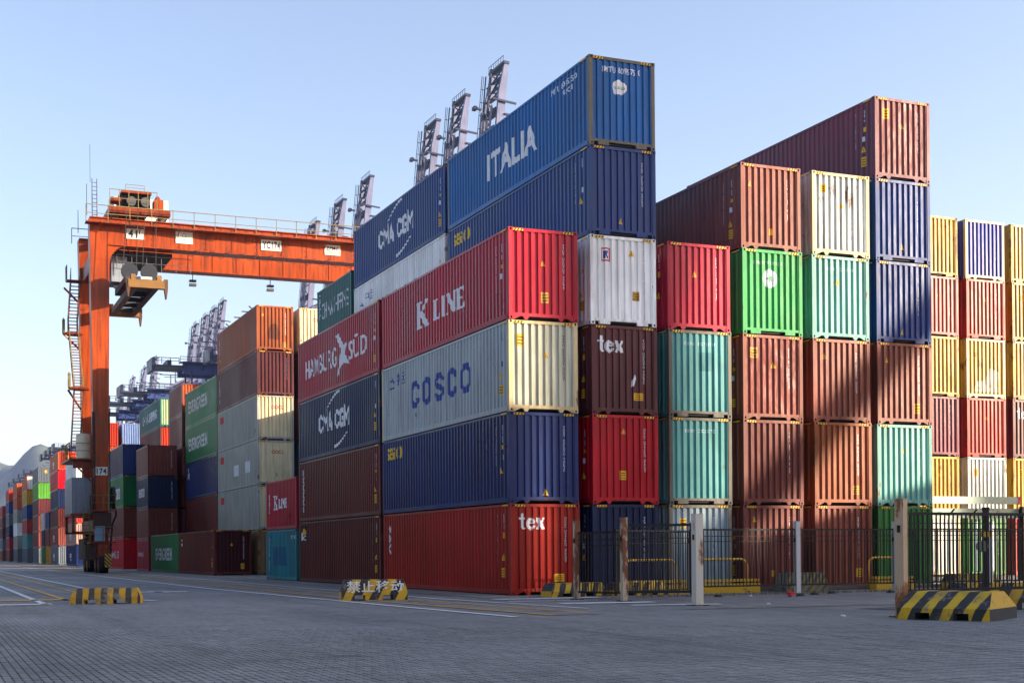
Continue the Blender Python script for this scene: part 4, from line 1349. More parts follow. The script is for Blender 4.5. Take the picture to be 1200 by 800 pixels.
    mb = MB(); handrail(mb, (-2.18, -2.98, 8.62), (-2.18, 3.18, 8.62), 1.15, 1.1, .05); handrail(mb, (-2.18, -2.98, 8.62), (-.4, -2.98, 8.62), 1.15, .9, .05)
    mb.build('handrail', M_RAIL, root)
    MB().tube([(-.55 - .55, -2.2, 8.66), (-1.1, -2.2, 10.5)], .52, 14).build('air_tank', M_CREAM, root)
    # ladder at the foot
    mb = MB()
    for dx in (-.2, .22):
        mb.bar((-1.05 + dx, YF + .8, .4), (-1.05 + dx, YF + .8, 5.0), .06)
    for k in range(15):
        mb.bar((-1.25, YF + .8, .6 + k * .3), (-.83, YF + .8, .6 + k * .3), .045)
    mb.build('ladder', M_RAIL, root)
    mb = MB().box(-1.25, -.6, YF - .2, YF + .9, 1.0, 2.1)
    mb.build('hydraulic_box', plain('#3b2a22', .7), root)
    MB().box(-1.1, -.5, -1.5, 1.5, 1.0, 2.6).build('fuel_tank', plain('#3b2a22', .7), root)
    # stairs up the outer side
    mb = MB(); hr = MB()
    legs = [((-1.1, 3.4, 9.0), (-1.1, .2, 14.2)), ((-1.18, .2, 14.3), (-1.18, 3.4, 18.9)), ((-1.26, 3.4, 19.0), (-1.26, .6, 22.6))]
    for (a, b) in legs:
        a, b = Vector(a), Vector(b)
        for dx in (-.35, .35):
            mb.bar(a + Vector((dx, 0, 0)), b + Vector((dx, 0, 0)), .06, .2)
            hr.bar(a + Vector((dx, 0, 1)), b + Vector((dx, 0, 1)), .05)
            for k in range(6):
                p = a.lerp(b, k / 5) + Vector((dx, 0, 0)); hr.bar(p, p + Vector((0, 0, 1)), .04)
        n = int((b.z - a.z) / .24)
        for k in range(n):
            p = a.lerp(b, (k + .5) / n)
            mb.box(p.x - .35, p.x + .35, p.y - .12, p.y + .12, p.z - .02, p.z + .02)
        for p in (a, b):
            mb.box(p.x - .7, p.x + .75, p.y - .5, p.y + .5, p.z - .06, p.z)
            handrail(hr, (p.x - .7, p.y - .5, p.z), (p.x - .7, p.y + .5, p.z), 1.1, .5, .045)
    mb.build('stair', ORG2, root)
    hr.build('stair_rail', M_RAIL, root)
    mb = MB()
    for zz in (14.2, 18.9, 22.6):
        mb.bar((-.6, YB - .5, zz - 1.2), (-1.9, 3.0 if zz != 14.2 else .4, zz - .1), .12)
    mb.build('stair_bracket', ORG2, root)
    # masts and lamps
    mb = MB()
    for k in range(2):
        mb.bar((-.5 + k * .35, YF + .3, ZT), (-.5 + k * .35, YF + .3, ZT + 3.0), .06)
    for k in range(9):
        mb.bar((-.5, YF + .3, ZT + .3 + k * .3), (-.15, YF + .3, ZT + .3 + k * .3), .04)
    mb.build('mast', M_STEEL, root)
    MB().bar((-.6, YF + .6, ZT + 2.8), (-.6, YF + .6, ZT + 5.6), .035).build('aerial', M_STEEL, root)
    mb = MB()
    for (x, y, hh) in ((-1.0, YF - .6, 2.3), (-1.0, 1.0, 1.8)):
        mb.bar((x, y, ZT), (x, y, ZT + hh), .05)
    mb.build('aerial', M_STEEL, root)
    for x in (3.4, 8.6, 15.2, 20.8):
        mb = MB().box(x - .28, x + .28, YB + .1, YB + .5, ZB - .95, ZB - .75).box(x - .28, x + .28, YB + .1, YB + .5, ZB - .6, ZB - .45).bar((x, YB + .3, ZB - .45), (x, YB + .3, ZB), .06)
        mb.build('flood_lamp', M_STEEL, root)
    # operator's cab and cable tray under the beams near the leg
    MB().box(1.1, 2.3, -2.2, .2, 22.2, 24.4).build('operator_cab', M_GREYBOX, root)
    MB().box(1.2, 5.6, -2.9, 2.2, 24.15, 24.45).build('cable_tray', M_DARK, root)
    mb = MB(); handrail(mb, (1.4, -3.0, 23.0), (7.0, -3.0, 23.0), 1.1, 1.0, .05)
    mb.build('handrail', M_STEEL, root)
    # signs
    yb = YF - .005
    def s41(w, h): return word('41', w * .5, h * .78, w * .1, h * .11, .03) + word('T', w * .14, h * .38, w * .68, h * .5, .01) + word('o', w * .08, h * .2, w * .84, h * .52, .01)
    def syc(w, h): return word('YC174', w * .88, h * .74, w * .06, h * .13, .03)
    def s174(w, h): return word('174', w * .84, h * .72, w * .08, h * .14, .03)
    def szp(w, h): return word('ZPMC', w * .82, h * .40, w * .09, h * .48, .02) + rect(w * .05, h * .42, w * .9, h * .03) + word('2005', w * .6, h * .26, w * .2, h * .08, .0)
    def slg(w, h):
        out = []
        for (cx_, cy_, a, b) in ((.5, .68, .13, .2), (.30, .34, .2, .14), (.70, .34, .2, .14)):
            pts = [(w * (cx_ + a * math.cos(R(t))), h * (cy_ + b * math.sin(R(t)))) for t in range(0, 360, 30)]
            out += poly(pts, 0)
            pts = [(w * (cx_ + a * .75 * math.cos(R(t))), h * (cy_ + b * .72 * math.sin(R(t)))) for t in range(0, 360, 30)]
            out += poly(pts, 1)
        return out
    M_SGN = plain('#1a2030', .6)
    sign(root, 'sign', 2.62, yb, ZB + .92, 1.32, .78, s41, [M_SGN])
    sign(root, 'sign', 6.3, yb, ZB + .92, 1.3, .9, slg, [plain('#5a6472', .6), M_WHITEPANEL])
    sign(root, 'sign', 13.1, yb, ZB + .86, 1.62, .82, syc, [M_SGN])
    sign(root, 'sign', 18.1, yb, ZB + .86, 1.3, .8, szp, [M_SGN])
    sign(root, 'sign', .0, YF - .02, 7.6, .86, .62, s174, [M_SGN])
    mb = MB()
    for k in range(14):
        x0_ = 6.2 + k * 1.15
        mb.tube([(x0_ + 1.15 * q / 6, YF - .22, ZB + .05 - .55 * math.sin(math.pi * q / 6)) for q in range(7)], .022, 5)
    mb.build('festoon_cable', M_DARK, root)
    mb = MB()
    for k in range(10):
        for dz in (.12, .55, 1.0, 1.5):
            mb.box(1.9 + k * 2 - .05, 1.9 + k * 2 + .17, YF - .012, YF + .02, ZB + dz, ZB + dz + .12)
    mb.build('splice_plate', ORG2, root)
    return root

RTG_LOC = (-4.83, 66.2, 0)
rtg = build_rtg(RTG_LOC, 'orange rubber-tyred gantry crane straddling the container block')

# trolley on the beams
tr = thing('crane_trolley', 'rusty orange winch trolley with white housing on the gantry beams', 'trolley', (RTG_LOC[0] + 2.9, RTG_LOC[1], 26.64))
MB().box(-2.2, 2.3, -4.6, -4.0, .25, .65).box(-2.2, 2.3, 4.0, 4.6, .25, .65).box(-2.2, -1.7, -4.0, 4.0, .35, .8).box(1.8, 2.3, -4.0, 4.0, .35, .8).build('frame', ORG2, tr)
for x in (-1.7, 1.8):
    for y in (-3.55, 3.75):
        ring = [(x + .32 * math.cos(R(a)), .32 + .32 * math.sin(R(a))) for a in range(0, 360, 30)]
        MB().prism(ring, 1, y - .1, y + .1).build('wheel', M_STEEL, tr)
MB().box(-1.2, 3.0, .4, 3.9, .6, 2.75).build('machinery_house', M_WHITEPANEL, tr)
MB().box(-1.3, .95, -4.3, -1.2, 1.86, 2.02).build('canopy', ORG2, tr)
MB().box(-1.2, .9, -3.9, -.6, .66, 1.84).build('winch_bay', M_BLACK, tr)
for x in (-.55, .5):
    MB().tube([(x, -4.2, 1.28), (x, -3.95, 1.28)], .36, 12).build('fan', M_STEEL, tr)
MB().box(1.15, 1.85, -4.2, -3.2, .66, 1.55).build('motor', ORG, tr)
MB().tube([(1.5, -3.7, 1.55), (1.5, -3.7, 1.9)], [.3, .12], 8).build('motor_cap', ORG2, tr)
MB().box(-2.1, -1.3, -4.3, -3.3, 1.15, 1.45).build('bracket', ORG2, tr)
mb = MB()
handrail(mb, (-2.2, -4.6, .65), (1.3, -4.6, .65), 1.3, .7, .05); handrail(mb, (-1.0, -4.3, 2.02), (.4, -4.3, 2.02), .45, .9, .04)
handrail(mb, (-1.2, 3.6, 2.75), (3.0, 3.6, 2.75), .15, 1.2, .04)
mb.build('handrail', M_RAIL, tr)

# spreader hanging from it
sp_ = thing('container_spreader', 'yellow-ended container spreader hanging under the gantry beams', 'spreader', (-2.05, 64.2, 20.6))
M_SPR = plain('#2a2626', .6)
M_SPY = striped('#a06c14', '#2a200f', .16, .6, .3, 0, 'spreader_checks')
for x in (-.75, .75):
    MB().box(x - .22, x + .22, -5.8, 5.8, .1, .55).build('side_beam', plain('#5c5850', .6) if x < 0 else M_SPR, sp_)
mb = MB()
for y in (-4.5, -2.2, 0, 2.2, 4.5):
    mb.box(-.6, .6, y - .15, y + .15, .15, .5)
mb.build('cross_member', M_SPR, sp_)
for y, mt_ in ((-6.0, M_SPY), (6.0, plain('#7a4a1c', .6))):
    e = MB().box(-1.3, 1.3, y - .25, y + .25, .05, .62).box(-1.1, -.75, y - .24, y + .24, .62, 1.0).box(.75, 1.1, y - .24, y + .24, .62, 1.0).build('end_beam', mt_, sp_)
    for x in (-1.3, 1.42):
        MB().prism([(x - .12, .75), (x + .14, .75), (x + .14, .1), (x + .05, -.65), (x - .02, -.65), (x - .12, .1)], 1, y - .2, y + .2).build('guide_flipper', plain('#4a3020', .7), e)
MB().box(-.4, .4, y - 12.26, y - 12.24, .66, .84).build('name_board', M_WHITEPANEL, sp_)
MB().box(-1.3, 1.3, -4.6, .8, .7, 1.15).build('head_block', plain('#23262e', .6), sp_)
for x in (-.95, .95):
    for y in (-4.2, .4):
        ring = [(x * .75 - .2 + .62 * math.cos(R(a)), 1.6 + .62 * math.sin(R(a))) for a in range(0, 360, 24)]
        MB().prism(ring, 1, y - .12, y + .12).build('sheave', plain('#1a1f2a', .5), sp_)
mb = MB()
for x in (-.95, .95):
    for y in (-4.2, .4):
        for d in (-.5, .5):
            mb.tube([(x * .75 - .2 + d, y, 1.6), (x * .7 + d * .8, y, 6.2)], .025, 5)
mb.build('hoist_rope', M_DARK, sp_)

# ------------------------------------------------------------------ quay cranes with raised booms
BLU = paint('#31457f', .06, .3, .5, .05, .1)
PALE = paint('#6c7190', .04, .35, .55, .05, .08)
DKB = paint('#2c3350', .1, .4, .55, .05, .1)

def build_quay_crane(loc, label, back=33.6):
    root = thing('quay_crane', label, 'crane', loc, group='quay cranes in the background')
    for x in (0, 30):
        for y in (-9, 9):
            mb = MB().box(x - .9, x + .9, y - .75, y + .75, 2.4, 46)
            mb.build('leg', BLU, root)
        MB().box(x - .8, x + .8, -12, 12, 1.6, 3.4).build('sill_beam', BLU, root)
        MB().box(x - .7, x + .7, -9, 9, 42.5, 44.2).build('tie_beam', BLU, root)
        for y in (-9, 9):
            mb = MB()
            for dy in (-2.4, -.8, .8, 2.4):
                mb.prism([(y + dy + .42 * math.cos(R(a)), .42 + .42 * math.sin(R(a))) for a in range(0, 360, 45)], 0, x - .2, x + .2)
            mb.box(x - .5, x + .5, y - 2.9, y + 2.9, .55, 1.6)
            mb.build('wheel_truck', DKB, root)
    for y in (-9, 9):
        MB().box(.9, 29.1, y - .7, y + .7, 15.5, 17.3).build('portal_beam', BLU, root)
        MB().bar((1, y, 15.6), (29, y, 41.3), .85, .85).build('diagonal', BLU, root)
        MB().box(.9, 29.1, y - .6, y + .6, 41.0, 42.4).build('portal_beam', BLU, root)
    for y in (-3.5, 3.5):
        MB().box(-back + 7, 31.5, y - .6, y + .6, 43.4, 46.2).build('girder', BLU, root)
    mb = MB()
    for x in range(-int(back - 8), 31, 6):
        mb.box(x - .3, x + .3, -2.9, 2.9, 43.8, 45.4)
    mb.build('girder_tie', BLU, root)
    mb = MB().box(-back + 6, 31, -6.0, -4.2, 45.6, 45.8)
    for x in range(-int(back - 7), 30, 4):
        mb.bar((x, -4.2, 44.2), (x, -5.9, 45.6), .2)
    mb.build('walkway', DKB, root)
    mb = MB(); handrail(mb, (-back + 6, -5.9, 45.8), (31, -5.9, 45.8), 1.2, 2.6, .12); handrail(mb, (-back, -4.4, 45.4), (-back + 6, -4.4, 45.4), 1.4, 1.5, .14)
    mb.build('handrail', DKB, root)
    # end platform with sheaves at the landside tip
    MB().box(-back, -back + 7, -4.2, 4.2, 44.7, 45.2).box(-back - .2, -back + .6, -3.8, 3.8, 43.9, 46.8).box(-back + 3.5, -back + 4.5, -3.0, 3.0, 45.2, 46.5).build('end_platform', DKB, root)
    mb = MB()
    for x in (-back + 9, -back + 14):
        for y in (-4, 4):
            mb.bar((x, y, 40.6), (x, y, 44.5), .35)
    mb.box(-back + 8.5, -back + 14.5, -4.4, 4.4, 40.2, 40.6)
    mb.build('maintenance_cradle', DKB, root)
    MB().box(-10, 6, -5.2, 5.2, 46.4, 51.5).build('machinery_house', BLU, root)
    # gantry rack on the roof
    mb = MB()
    for x in (-19, -13, -7):
        mb.bar((x, -3.5, 46.2), (x, -3.5, 51.0), .22); mb.bar((x, 3.5, 46.2), (x, 3.5, 51.0), .22)
        mb.bar((x, -3.5, 51), (x - 1.5, -3.5, 52.2), .22)
    mb.bar((-22, -3.5, 51), (-4, -3.5, 51), .22); mb.bar((-22, 3.5, 51), (-4, 3.5, 51), .22); mb.bar((-22, -3.5, 49.4), (-4, -3.5, 49.4), .16)
    mb.build('service_frame', DKB, root)
    # apex frame
    for y in (-4.5, 4.5):
        MB().bar((30, y, 46), (27, y * .7, 73), 1.0, 1.3).build('apex_leg', BLU, root)
        MB().bar((8, y, 46.5), (27, y * .7, 73), .7, .7).build('apex_leg', BLU, root)
        MB().bar((-back + 12, y * .8, 46.2), (27, y * .7, 73), .25, .5).build('back_stay', PALE, root)
    MB().box(26.2, 28, -3.6, 3.6, 72, 74.2).build('apex_beam', DKB, root)
    # raised boom
    a0 = R(84.5)
    hx, hz, BL = 31.4, 46.2, 64.0
    dv = Vector((math.cos(a0), 0, math.sin(a0)))
    nv = Vector((-math.sin(a0), 0, math.cos(a0)))         # towards the land
    hp = Vector((hx, 0, hz))
    def BP(t, n, y): return hp + dv * t + nv * n + Vector((0, y, 0))
    def bbox(mb, t0, t1, n0, n1, y0, y1):
        vs = [BP(t0, n0, y0), BP(t1, n0, y0), BP(t1, n1, y0), BP(t0, n1, y0), BP(t0, n0, y1), BP(t1, n0, y1), BP(t1, n1, y1), BP(t0, n1, y1)]
        mb.add(vs, [(3, 2, 1, 0), (4, 5, 6, 7), (0, 1, 5, 4), (1, 2, 6, 5), (2, 3, 7, 6), (3, 0, 4, 7)])
    for y in (-3.6, 3.6):
        mb = MB(); bbox(mb, 0, BL - 7, -1.0, .75, y - .4, y + .4)
        mb.add([BP(BL - 7, -1.0, y - .4), BP(BL, -1.0, y - .4), BP(BL, -.1, y - .4), BP(BL - 7, .75, y - .4), BP(BL - 7, -1.0, y + .4), BP(BL, -1.0, y + .4), BP(BL, -.1, y + .4), BP(BL - 7, .75, y + .4)],
               [(3, 2, 1, 0), (4, 5, 6, 7), (0, 1, 5, 4), (1, 2, 6, 5), (2, 3, 7, 6), (3, 0, 4, 7)])
        mb.build('boom_girder', PALE, root)
    for t in range(4, 57, 7):
        mb = MB(); bbox(mb, t, t + .8, -.9, .9, -3.0, 3.0); mb.build('boom_tie', DKB, root)
    mb = MB()
    for k in range(18):
        t = 2 + k * 3.4
        sg = 1 if k % 2 else -1
        mb.bar(BP(t, .7, -3.0 * sg), BP(t + 3.4, .7, 3.0 * sg), .22); mb.bar(BP(t, .9, -3.0), BP(t, .9, 3.0), .25)
    mb.build('boom_lacing', DKB, root)
    mb = MB(); bbox(mb, BL - .6, BL, -1.1, .3, -4.2, 4.2); mb.build('boom_tip', DKB, root)
    mb = MB()
    for k in range(3):
        mb.bar(BP(BL - 7 + 2.1 * k, -.4, -3.1), BP(BL - 4.9 + 2.1 * k, -.4, 3.1), .3); mb.bar(BP(BL - 7 + 2.1 * k, -.4, 3.1), BP(BL - 4.9 + 2.1 * k, -.4, -3.1), .3)
        mb.bar(BP(BL - 7 + 2.1 * k, -.4, -3.1), BP(BL - 7 + 2.1 * k, -.4, 3.1), .45)
    mb.build('tip_lacing', DKB, root)
    mb = MB()
    bbox(mb, 2, BL - 1, .8, .95, 3.9, 4.4); bbox(mb, 2, BL - 1, 1.3, 1.7, -.5, .2); bbox(mb, 2, BL - 9, 1.3, 1.6, 1.6, 2.1)
    mb.build('boom_walkway', DKB, root)
    mb = MB()
    for t in range(3, 63, 3):
        mb.bar(BP(t, .9, 4.4), BP(t, 1.7, 4.4), .12)
    mb.bar(BP(2, 1.7, 4.4), BP(BL - 1, 1.7, 4.4), .12); mb.bar(BP(2, 1.3, 4.4), BP(BL - 1, 1.3, 4.4), .09)
    for k in range(7):
        mb.bar(BP(BL, .4, -4 + k * 1.3), BP(BL + 1.1, .4, -4 + k * 1.3), .1)
    mb.bar(BP(BL + 1.1, .4, -4), BP(BL + 1.1, .4, 4), .1)
    mb.build('boom_rail', DKB, root)
    for t, s_ in ((BL - 9, 1), (BL - 12, -1), (BL - 14.5, -1), (BL - 26, -1), (BL - 40, -1)):
        mb = MB()
        bbox(mb, t, t + .4, -2.6 if s_ < 0 else 1.4, -1.0 if s_ < 0 else 2.8, -4.3 if s_ < 0 else 3.6, -3.7 if s_ < 0 else 4.2)
        if s_ > 0: bbox(mb, t - .2, t + .6, 2.6, 3.4, 3.4, 4.8)
        mb.build('boom_lamp', DKB, root)
    mb = MB(); bbox(mb, BL - 9.3, BL - 8.9, -3.4, 2.2, -4.6, -4.2); mb.build('boom_arm', DKB, root)
    for y in (-2.6, 2.6):
        mb = MB().bar((27, y, 73.5), BP(34, 1.6, y), .3, .5).bar(BP(34, 1.7, y), BP(54, 1.7, y), .3, .5)
        mb.build('fore_stay', PALE, root)
    return root

Q_S = [229.4, 251.3, 270.2, 322.0, 348.2, 376.7, 518, 536, 555, 578]
Q_L = ['first (tallest) raised boom behind the blue stacks, right of its trio', 'middle boom of the tall trio behind the blue stacks', 'left boom of the tall trio behind the blue stacks',
       'right boom of the trio rising behind the orange beam', 'middle boom of the trio rising behind the orange beam', 'left boom of the trio rising behind the orange beam',
       'rightmost boom of the small distant four behind the orange-brown stack', 'second from right of the small distant four booms', 'third from right of the small distant four booms', 'leftmost of the small distant four booms']
q0 = qs = None
for s, lab in zip(Q_S, Q_L):
    lab = 'quay crane, ' + lab
    if s < 260:
        if qs is None: qs = build_quay_crane((66.0, s, 0), lab, 24.0)
        else:
            q = copy_tree(qs); q.location = (66.0, s, 0); q['label'] = lab
    elif q0 is None:
        q0 = build_quay_crane((66.0, s, 0), lab)
    else:
        q = copy_tree(q0); q.location = (66.0, s, 0); q['label'] = lab
# low distant quay cranes near the hills
for k, s in enumerate((690, 730, 775, 820)):
    q = copy_tree(q0); q.location = (66.0, s, 0)
    q['label'] = 'far blue quay crane below the hill, ' + ('nearest', 'second nearest', 'third nearest', 'farthest')[k] + ' of four'

# ------------------------------------------------------------------ hills
def hills():
    M, nt, b = newmat('wooded_hill')
    geo = nd(nt, 'ShaderNodeNewGeometry')
    n = noise_tex(nt, geo.outputs['Position'], .012, 8, .65)
    c = mixrgb(nt, maprange(nt, n, .38, .62, 0, 1), (0.018, 0.032, 0.02), (0.07, 0.085, 0.05))
    n2 = noise_tex(nt, geo.outputs['Position'], .004, 4, .6)
    c = mixrgb(nt, maprange(nt, n2, .62, .68, 0, .6), c, (.22, .18, .14))
    nt.links.new(c, b.inputs['Base Color']); b.inputs['Roughness'].default_value = .95
    def dirp(x, dist):
        u = (x - CX) / FPX
        d = (fwd + rgt * u); d.z = 0
        return CAM.x + d.x * dist, CAM.y + d.y * dist
    peaks = []
    for (x, dist, h, r) in [(-420, 3600, 300, 420), (-220, 3700, 330, 380), (-95, 3700, 285, 330), (-25, 3500, 268, 230), (20, 3250, 225, 170), (49, 3000, 238, 150), (70, 3050, 222, 170), (100, 3150, 232, 220), (160, 3400, 225, 260), (240, 3600, 200, 300), (330, 3800, 170, 320), (460, 3900, 130, 350)]:
        px, py = dirp(x, dist); peaks.append((px, py, h, r))
    mb = MB(); N = 230
    x0, x1, y0, y1 = -2900, 1500, 1900, 5000
    vs = []
    for i in range(N + 1):
        for j in range(N + 1):
            x = x0 + (x1 - x0) * i / N; y = y0 + (y1 - y0) * j / N
            h = 0
            for (px, py, ph, r) in peaks:
                d2 = ((x - px) ** 2 + (y - py) ** 2) / (r * r)
                h = max(h, ph * math.exp(-d2 * .8)) if d2 < 9 else h
            e = noise.fractal(Vector((x * .004, y * .004, 1.7)), 1.0, 2.1, 6)
            rd = 1 - abs(noise.noise(Vector((x * .0028, y * .0028, 4.2)))) * 2
            e2 = noise.fractal(Vector((x * .012, y * .012, 8.3)), 1.0, 2.0, 5)
            h = h * (.92 + .20 * e + .10 * rd + .05 * e2) + 9 * e * min(1, h / 60) - 6
            vs.append((x, y, max(-5, h)))
    mb.add(vs, [(i * (N + 1) + j, (i + 1) * (N + 1) + j, (i + 1) * (N + 1) + j + 1, i * (N + 1) + j + 1) for i in range(N) for j in range(N)])
    o = mb.build('hills', M, smooth=True)
    tag(o, kind='structure')
hills()

# ------------------------------------------------------------------ fence, gates, barriers
M_IRON = plain('#141719', .55, .2)
M_POSTW = worn('#b4b6b8', '#6b4a34', .14, .6, 2.5, .5)
M_POSTR = worn('#b5a48e', '#7a4a2c', .78, .75, 2.2, .35)
M_POSTC = worn('#c4beb2', '#8a5a38', .40, .7, 2.6, .3)
M_POSTR2 = worn('#b8a084', '#96623c', .62, .8, 2.6, .3)

def fence_panel(name, label, a, b, z0, z1, step=.13, r=.011, rail=.05, extra=True, cat='fence', group=None, frame=.0):
    a, b = Vector(a), Vector(b)
    L = (b - a).length
    ang = math.atan2(b.y - a.y, b.x - a.x)
    root = thing(name, label, cat, (a.x, a.y, 0), ang, group)
    for zz in ((z0, z1, z1 - .20, z1 - .36) if extra else (z0, z1)):
        t = rail if zz in (z0, z1) else .022
        MB().box(0, L, -t * .35, t * .35, zz - t / 2, zz + t / 2).build('rail', M_IRON, root)
    n = max(2, int(L / step))
    pm = MB().box(-r, r, -r, r, z0, z1).mesh('picket')
    for i in range(n + 1):
        inst('picket', pm, M_IRON, root, (L * i / n, 0.0, 0))
    if frame:
        for x in (0, L):
            MB().box(x - frame / 2, x + frame / 2, -.03, .03, z0 - .1, z1 + .05).build('stile', M_IRON, root)
    return root

def post(label, w, s, h, t, mat, rot=0.0, foot=True, cap=True):
    root = thing('fence_post', label, 'post', (w, s, 0), rot, 'fence and gate posts')
    mb = MB().box(-t / 2, t / 2, -t / 2, t / 2, 0, h)
    mb.build('shaft', mat, root)
    if cap: MB().box(-t / 2 - .006, t / 2 + .006, -t / 2 - .006, t / 2 + .006, h, h + .015).build('cap_plate', mat, root)
    if foot:
        MB().box(-t, t, -t, t, 0, .02).build('base_plate', M_IRON, root)
        for sx in (-1, 1):
            MB().box(sx * t / 2 - .012 + sx * .01, sx * t / 2 + .012 + sx * .01, -.03, .03, h * .72, h * .78).build('hinge', M_IRON, root)
    return root
post('rusty square post at the corner of the red-brown container', .2, -4.05, 2.24, .15, M_POSTR)
post('rusty square post carrying the hinged gate leaf', .70, -5.87, 2.28, .155, M_POSTR)
post('nearest wide cream post streaked with rust, right of the hinged gate', .86, -9.26, 2.28, .21, M_POSTC)
post('thin white post behind the wide rusty cream one', 4.35, -3.5, 2.22, .13, M_POSTW)
post('white post before the brown stacks', 8.2, -3.5, 2.24, .15, M_POSTW)
post('white post just left of the tall rusty post', 12.0, -3.5, 2.24, .15, M_POSTW)
post('white post behind the near iron gate', 15.9, -3.5, 2.24, .16, M_POSTW)
post('tall heavily rusted post at the striped block', 1.28, -16.08, 2.38, .185, M_POSTR2, .4)
fence_panel('gate_leaf', 'short fixed black railing between the two rusty posts', (.2, -4.05), (.70, -5.87), .22, 1.9, .115, cat='fence')
# hinged leaf: runs across the view from the second rusty post
dl = Vector((math.cos(T), -math.sin(T)))
ga = Vector((.70, -5.87)) + dl * .08
gb = Vector((.70, -5.87)) + dl * 1.85
fence_panel('gate_leaf', 'black iron gate leaf hung on the rusty post', ga, gb, .25, 2.08, .105, rail=.07, cat='gate', frame=.07)
fence_panel('gate_leaf', 'black iron gate leaf standing behind the hung leaf', (1.0, -4.9), (4.3, -3.55), .22, 1.95, .12, rail=.05, cat='gate', frame=.06)
fence_panel('iron_fence', 'black iron fence before the grey-blue and brown containers', (4.42, -3.5), (8.12, -3.5), .28, 2.0, .125)
fence_panel('iron_fence', 'black iron fence before the two lowest brown containers', (8.28, -3.5), (11.92, -3.5), .28, 2.0, .125)
fence_panel('iron_fence', 'black iron fence before the grass green container', (12.08, -3.5), (15.8, -3.5), .28, 2.0, .125)
fence_panel('iron_fence', 'black iron fence at the right edge behind the near gate', (16.0, -3.5), (19.8, -3.5), .28, 2.0, .125)
fence_panel('gate_leaf', 'near black iron gate leaf right of the tall rusty post', (1.42, -16.05), (5.1, -15.6), .52, 2.10, .125, rail=.06, r=.012, cat='gate', frame=.09)

M_HZ_A = striped('#c9a01c', '#26272b', .52, -.55, .28, 0, 'block_stripes_a')
M_HZ_B = striped('#c9a41c', '#2a2c30', .40, -.45, .32, 0, 'block_stripes_b')
M_HZ_C = striped('#b8901c', '#3a3c40', .34, 0.0, .4, 0, 'block_stripes_c')
M_YCONC = worn('#c29a1e', '#55534e', .35, .75, 3.5, 1)
M_KCONC = worn('#2c2e33', '#55534e', .35, .8, 3.5, 1)
M_GCONC = worn('#6a6862', '#4a4946', .45, .85, 3.0, 1)

def barrier(label, w, s, rot, L, W, H, mat, end_mats, top=.72, notch=True):
    """low concrete block with sloping upper sides and fork slots; x along its length"""
    root = thing('barrier_block', label, 'barrier', (w, s, 0), rot, 'painted concrete blocks')
    hz = H * .42
    ti = W * (1 - top) / 2
    te = L * .06
    sl = [L * .2, L * .62]; sw = L * .16; sh = H * .26
    # long faces cut by the two fork slots
    bm_ = MB()
    xs = [0, sl[0], sl[0] + sw, sl[1], sl[1] + sw, L]
    for k in range(5):
        zb = sh if (k in (1, 3) and notch) else 0
        bm_.box(xs[k], xs[k + 1], -W / 2, W / 2, zb, hz)
    bm_.v = [(x, y, z) for x, y, z in bm_.v]
    body = bm_.build('base', mat, root)
    vs = [(0, -W / 2, hz + .001), (L, -W / 2, hz + .001), (L, W / 2, hz + .001), (0, W / 2, hz + .001), (te, -W / 2 + ti, H), (L - te, -W / 2 + ti, H), (L - te, W / 2 - ti, H), (te, W / 2 - ti, H)]
    MB().add(vs, [(4, 5, 6, 7), (0, 1, 5, 4), (1, 2, 6, 5), (2, 3, 7, 6), (3, 0, 4, 7)]).build('top', mat, root)
    e = .004
    for x0_, x1_, sgn, nm in ((-e, 0, -1, 0), (L, L + e, 1, 1)):
        lo, up = end_mats[nm]
        MB().box(x0_, x1_, -W / 2, W / 2, 0.001, hz).build('end_face', lo, root)
        xa = x0_ if sgn < 0 else x1_
        xb = te - e if sgn < 0 else L - te + e
        MB().add([(xa, -W / 2, hz + .001), (xa, W / 2, hz + .001), (xb, W / 2 - ti, H + .001), (xb, -W / 2 + ti, H + .001)], [(0, 1, 2, 3)]).build('end_slope', up, root)
    return root
b1 = barrier('small striped block on the paving before the gantry crane', -13.30, .95, -.25, 1.95, .75, .44, M_HZ_C, [(M_YCONC, M_GCONC), (M_YCONC, M_YCONC)], .6)
b2 = barrier('striped block with white painted characters before the road stacks', -5.87, -.85, -.23, 1.93, .75, .60, M_HZ_A, [(M_YCONC, M_HZ_A), (M_YCONC, M_WHITE)], .9)
mb = MB()
for (vs, fs, mi) in word('禁止移动', 1.66, .34, .16, .235, .012):
    mb.add([(u, -.75 / 2 - .006 + (v_ - .252) * (.0375 / .348) if v_ > .252 else -.75 / 2 - .006, v_) for u, v_ in vs], fs)
mb.build('lettering', worn('#d0d2d4', '#6a6a6c', .2), b2)
b3 = barrier('large striped block in the right foreground', 1.24 + .12, -16.27 - .02, -1.06, 1.75, 1.75, .54, M_HZ_B, [(M_YCONC, M_YCONC), (M_KCONC, M_YCONC)], .45)
barrier('striped block at the corner of the red-brown container', .36, -1.75, .1, 2.0, .6, .42, M_HZ_B, [(M_YCONC, M_KCONC), (M_YCONC, M_KCONC)], .7)
barrier('striped block behind the hinged gate', 2.5, -1.75, .06, 2.0, .6, .40, M_HZ_B, [(M_YCONC, M_KCONC), (M_YCONC, M_KCONC)], .7)
barrier('faded striped block behind the white fence post', 8.75, -1.9, .05, 1.7, .6, .62, striped('#8a7a2c', '#4a4b4d', .30, -.9, .5, 0, 'block_stripes_faded'), [(M_GCONC, M_GCONC), (M_GCONC, M_GCONC)], .85, False)
barrier('striped block at the right edge behind the near gate', 4.4, -14.0, -.4, 2.4, .8, .6, M_HZ_A, [(M_YCONC, M_KCONC), (M_YCONC, M_KCONC)], .7)
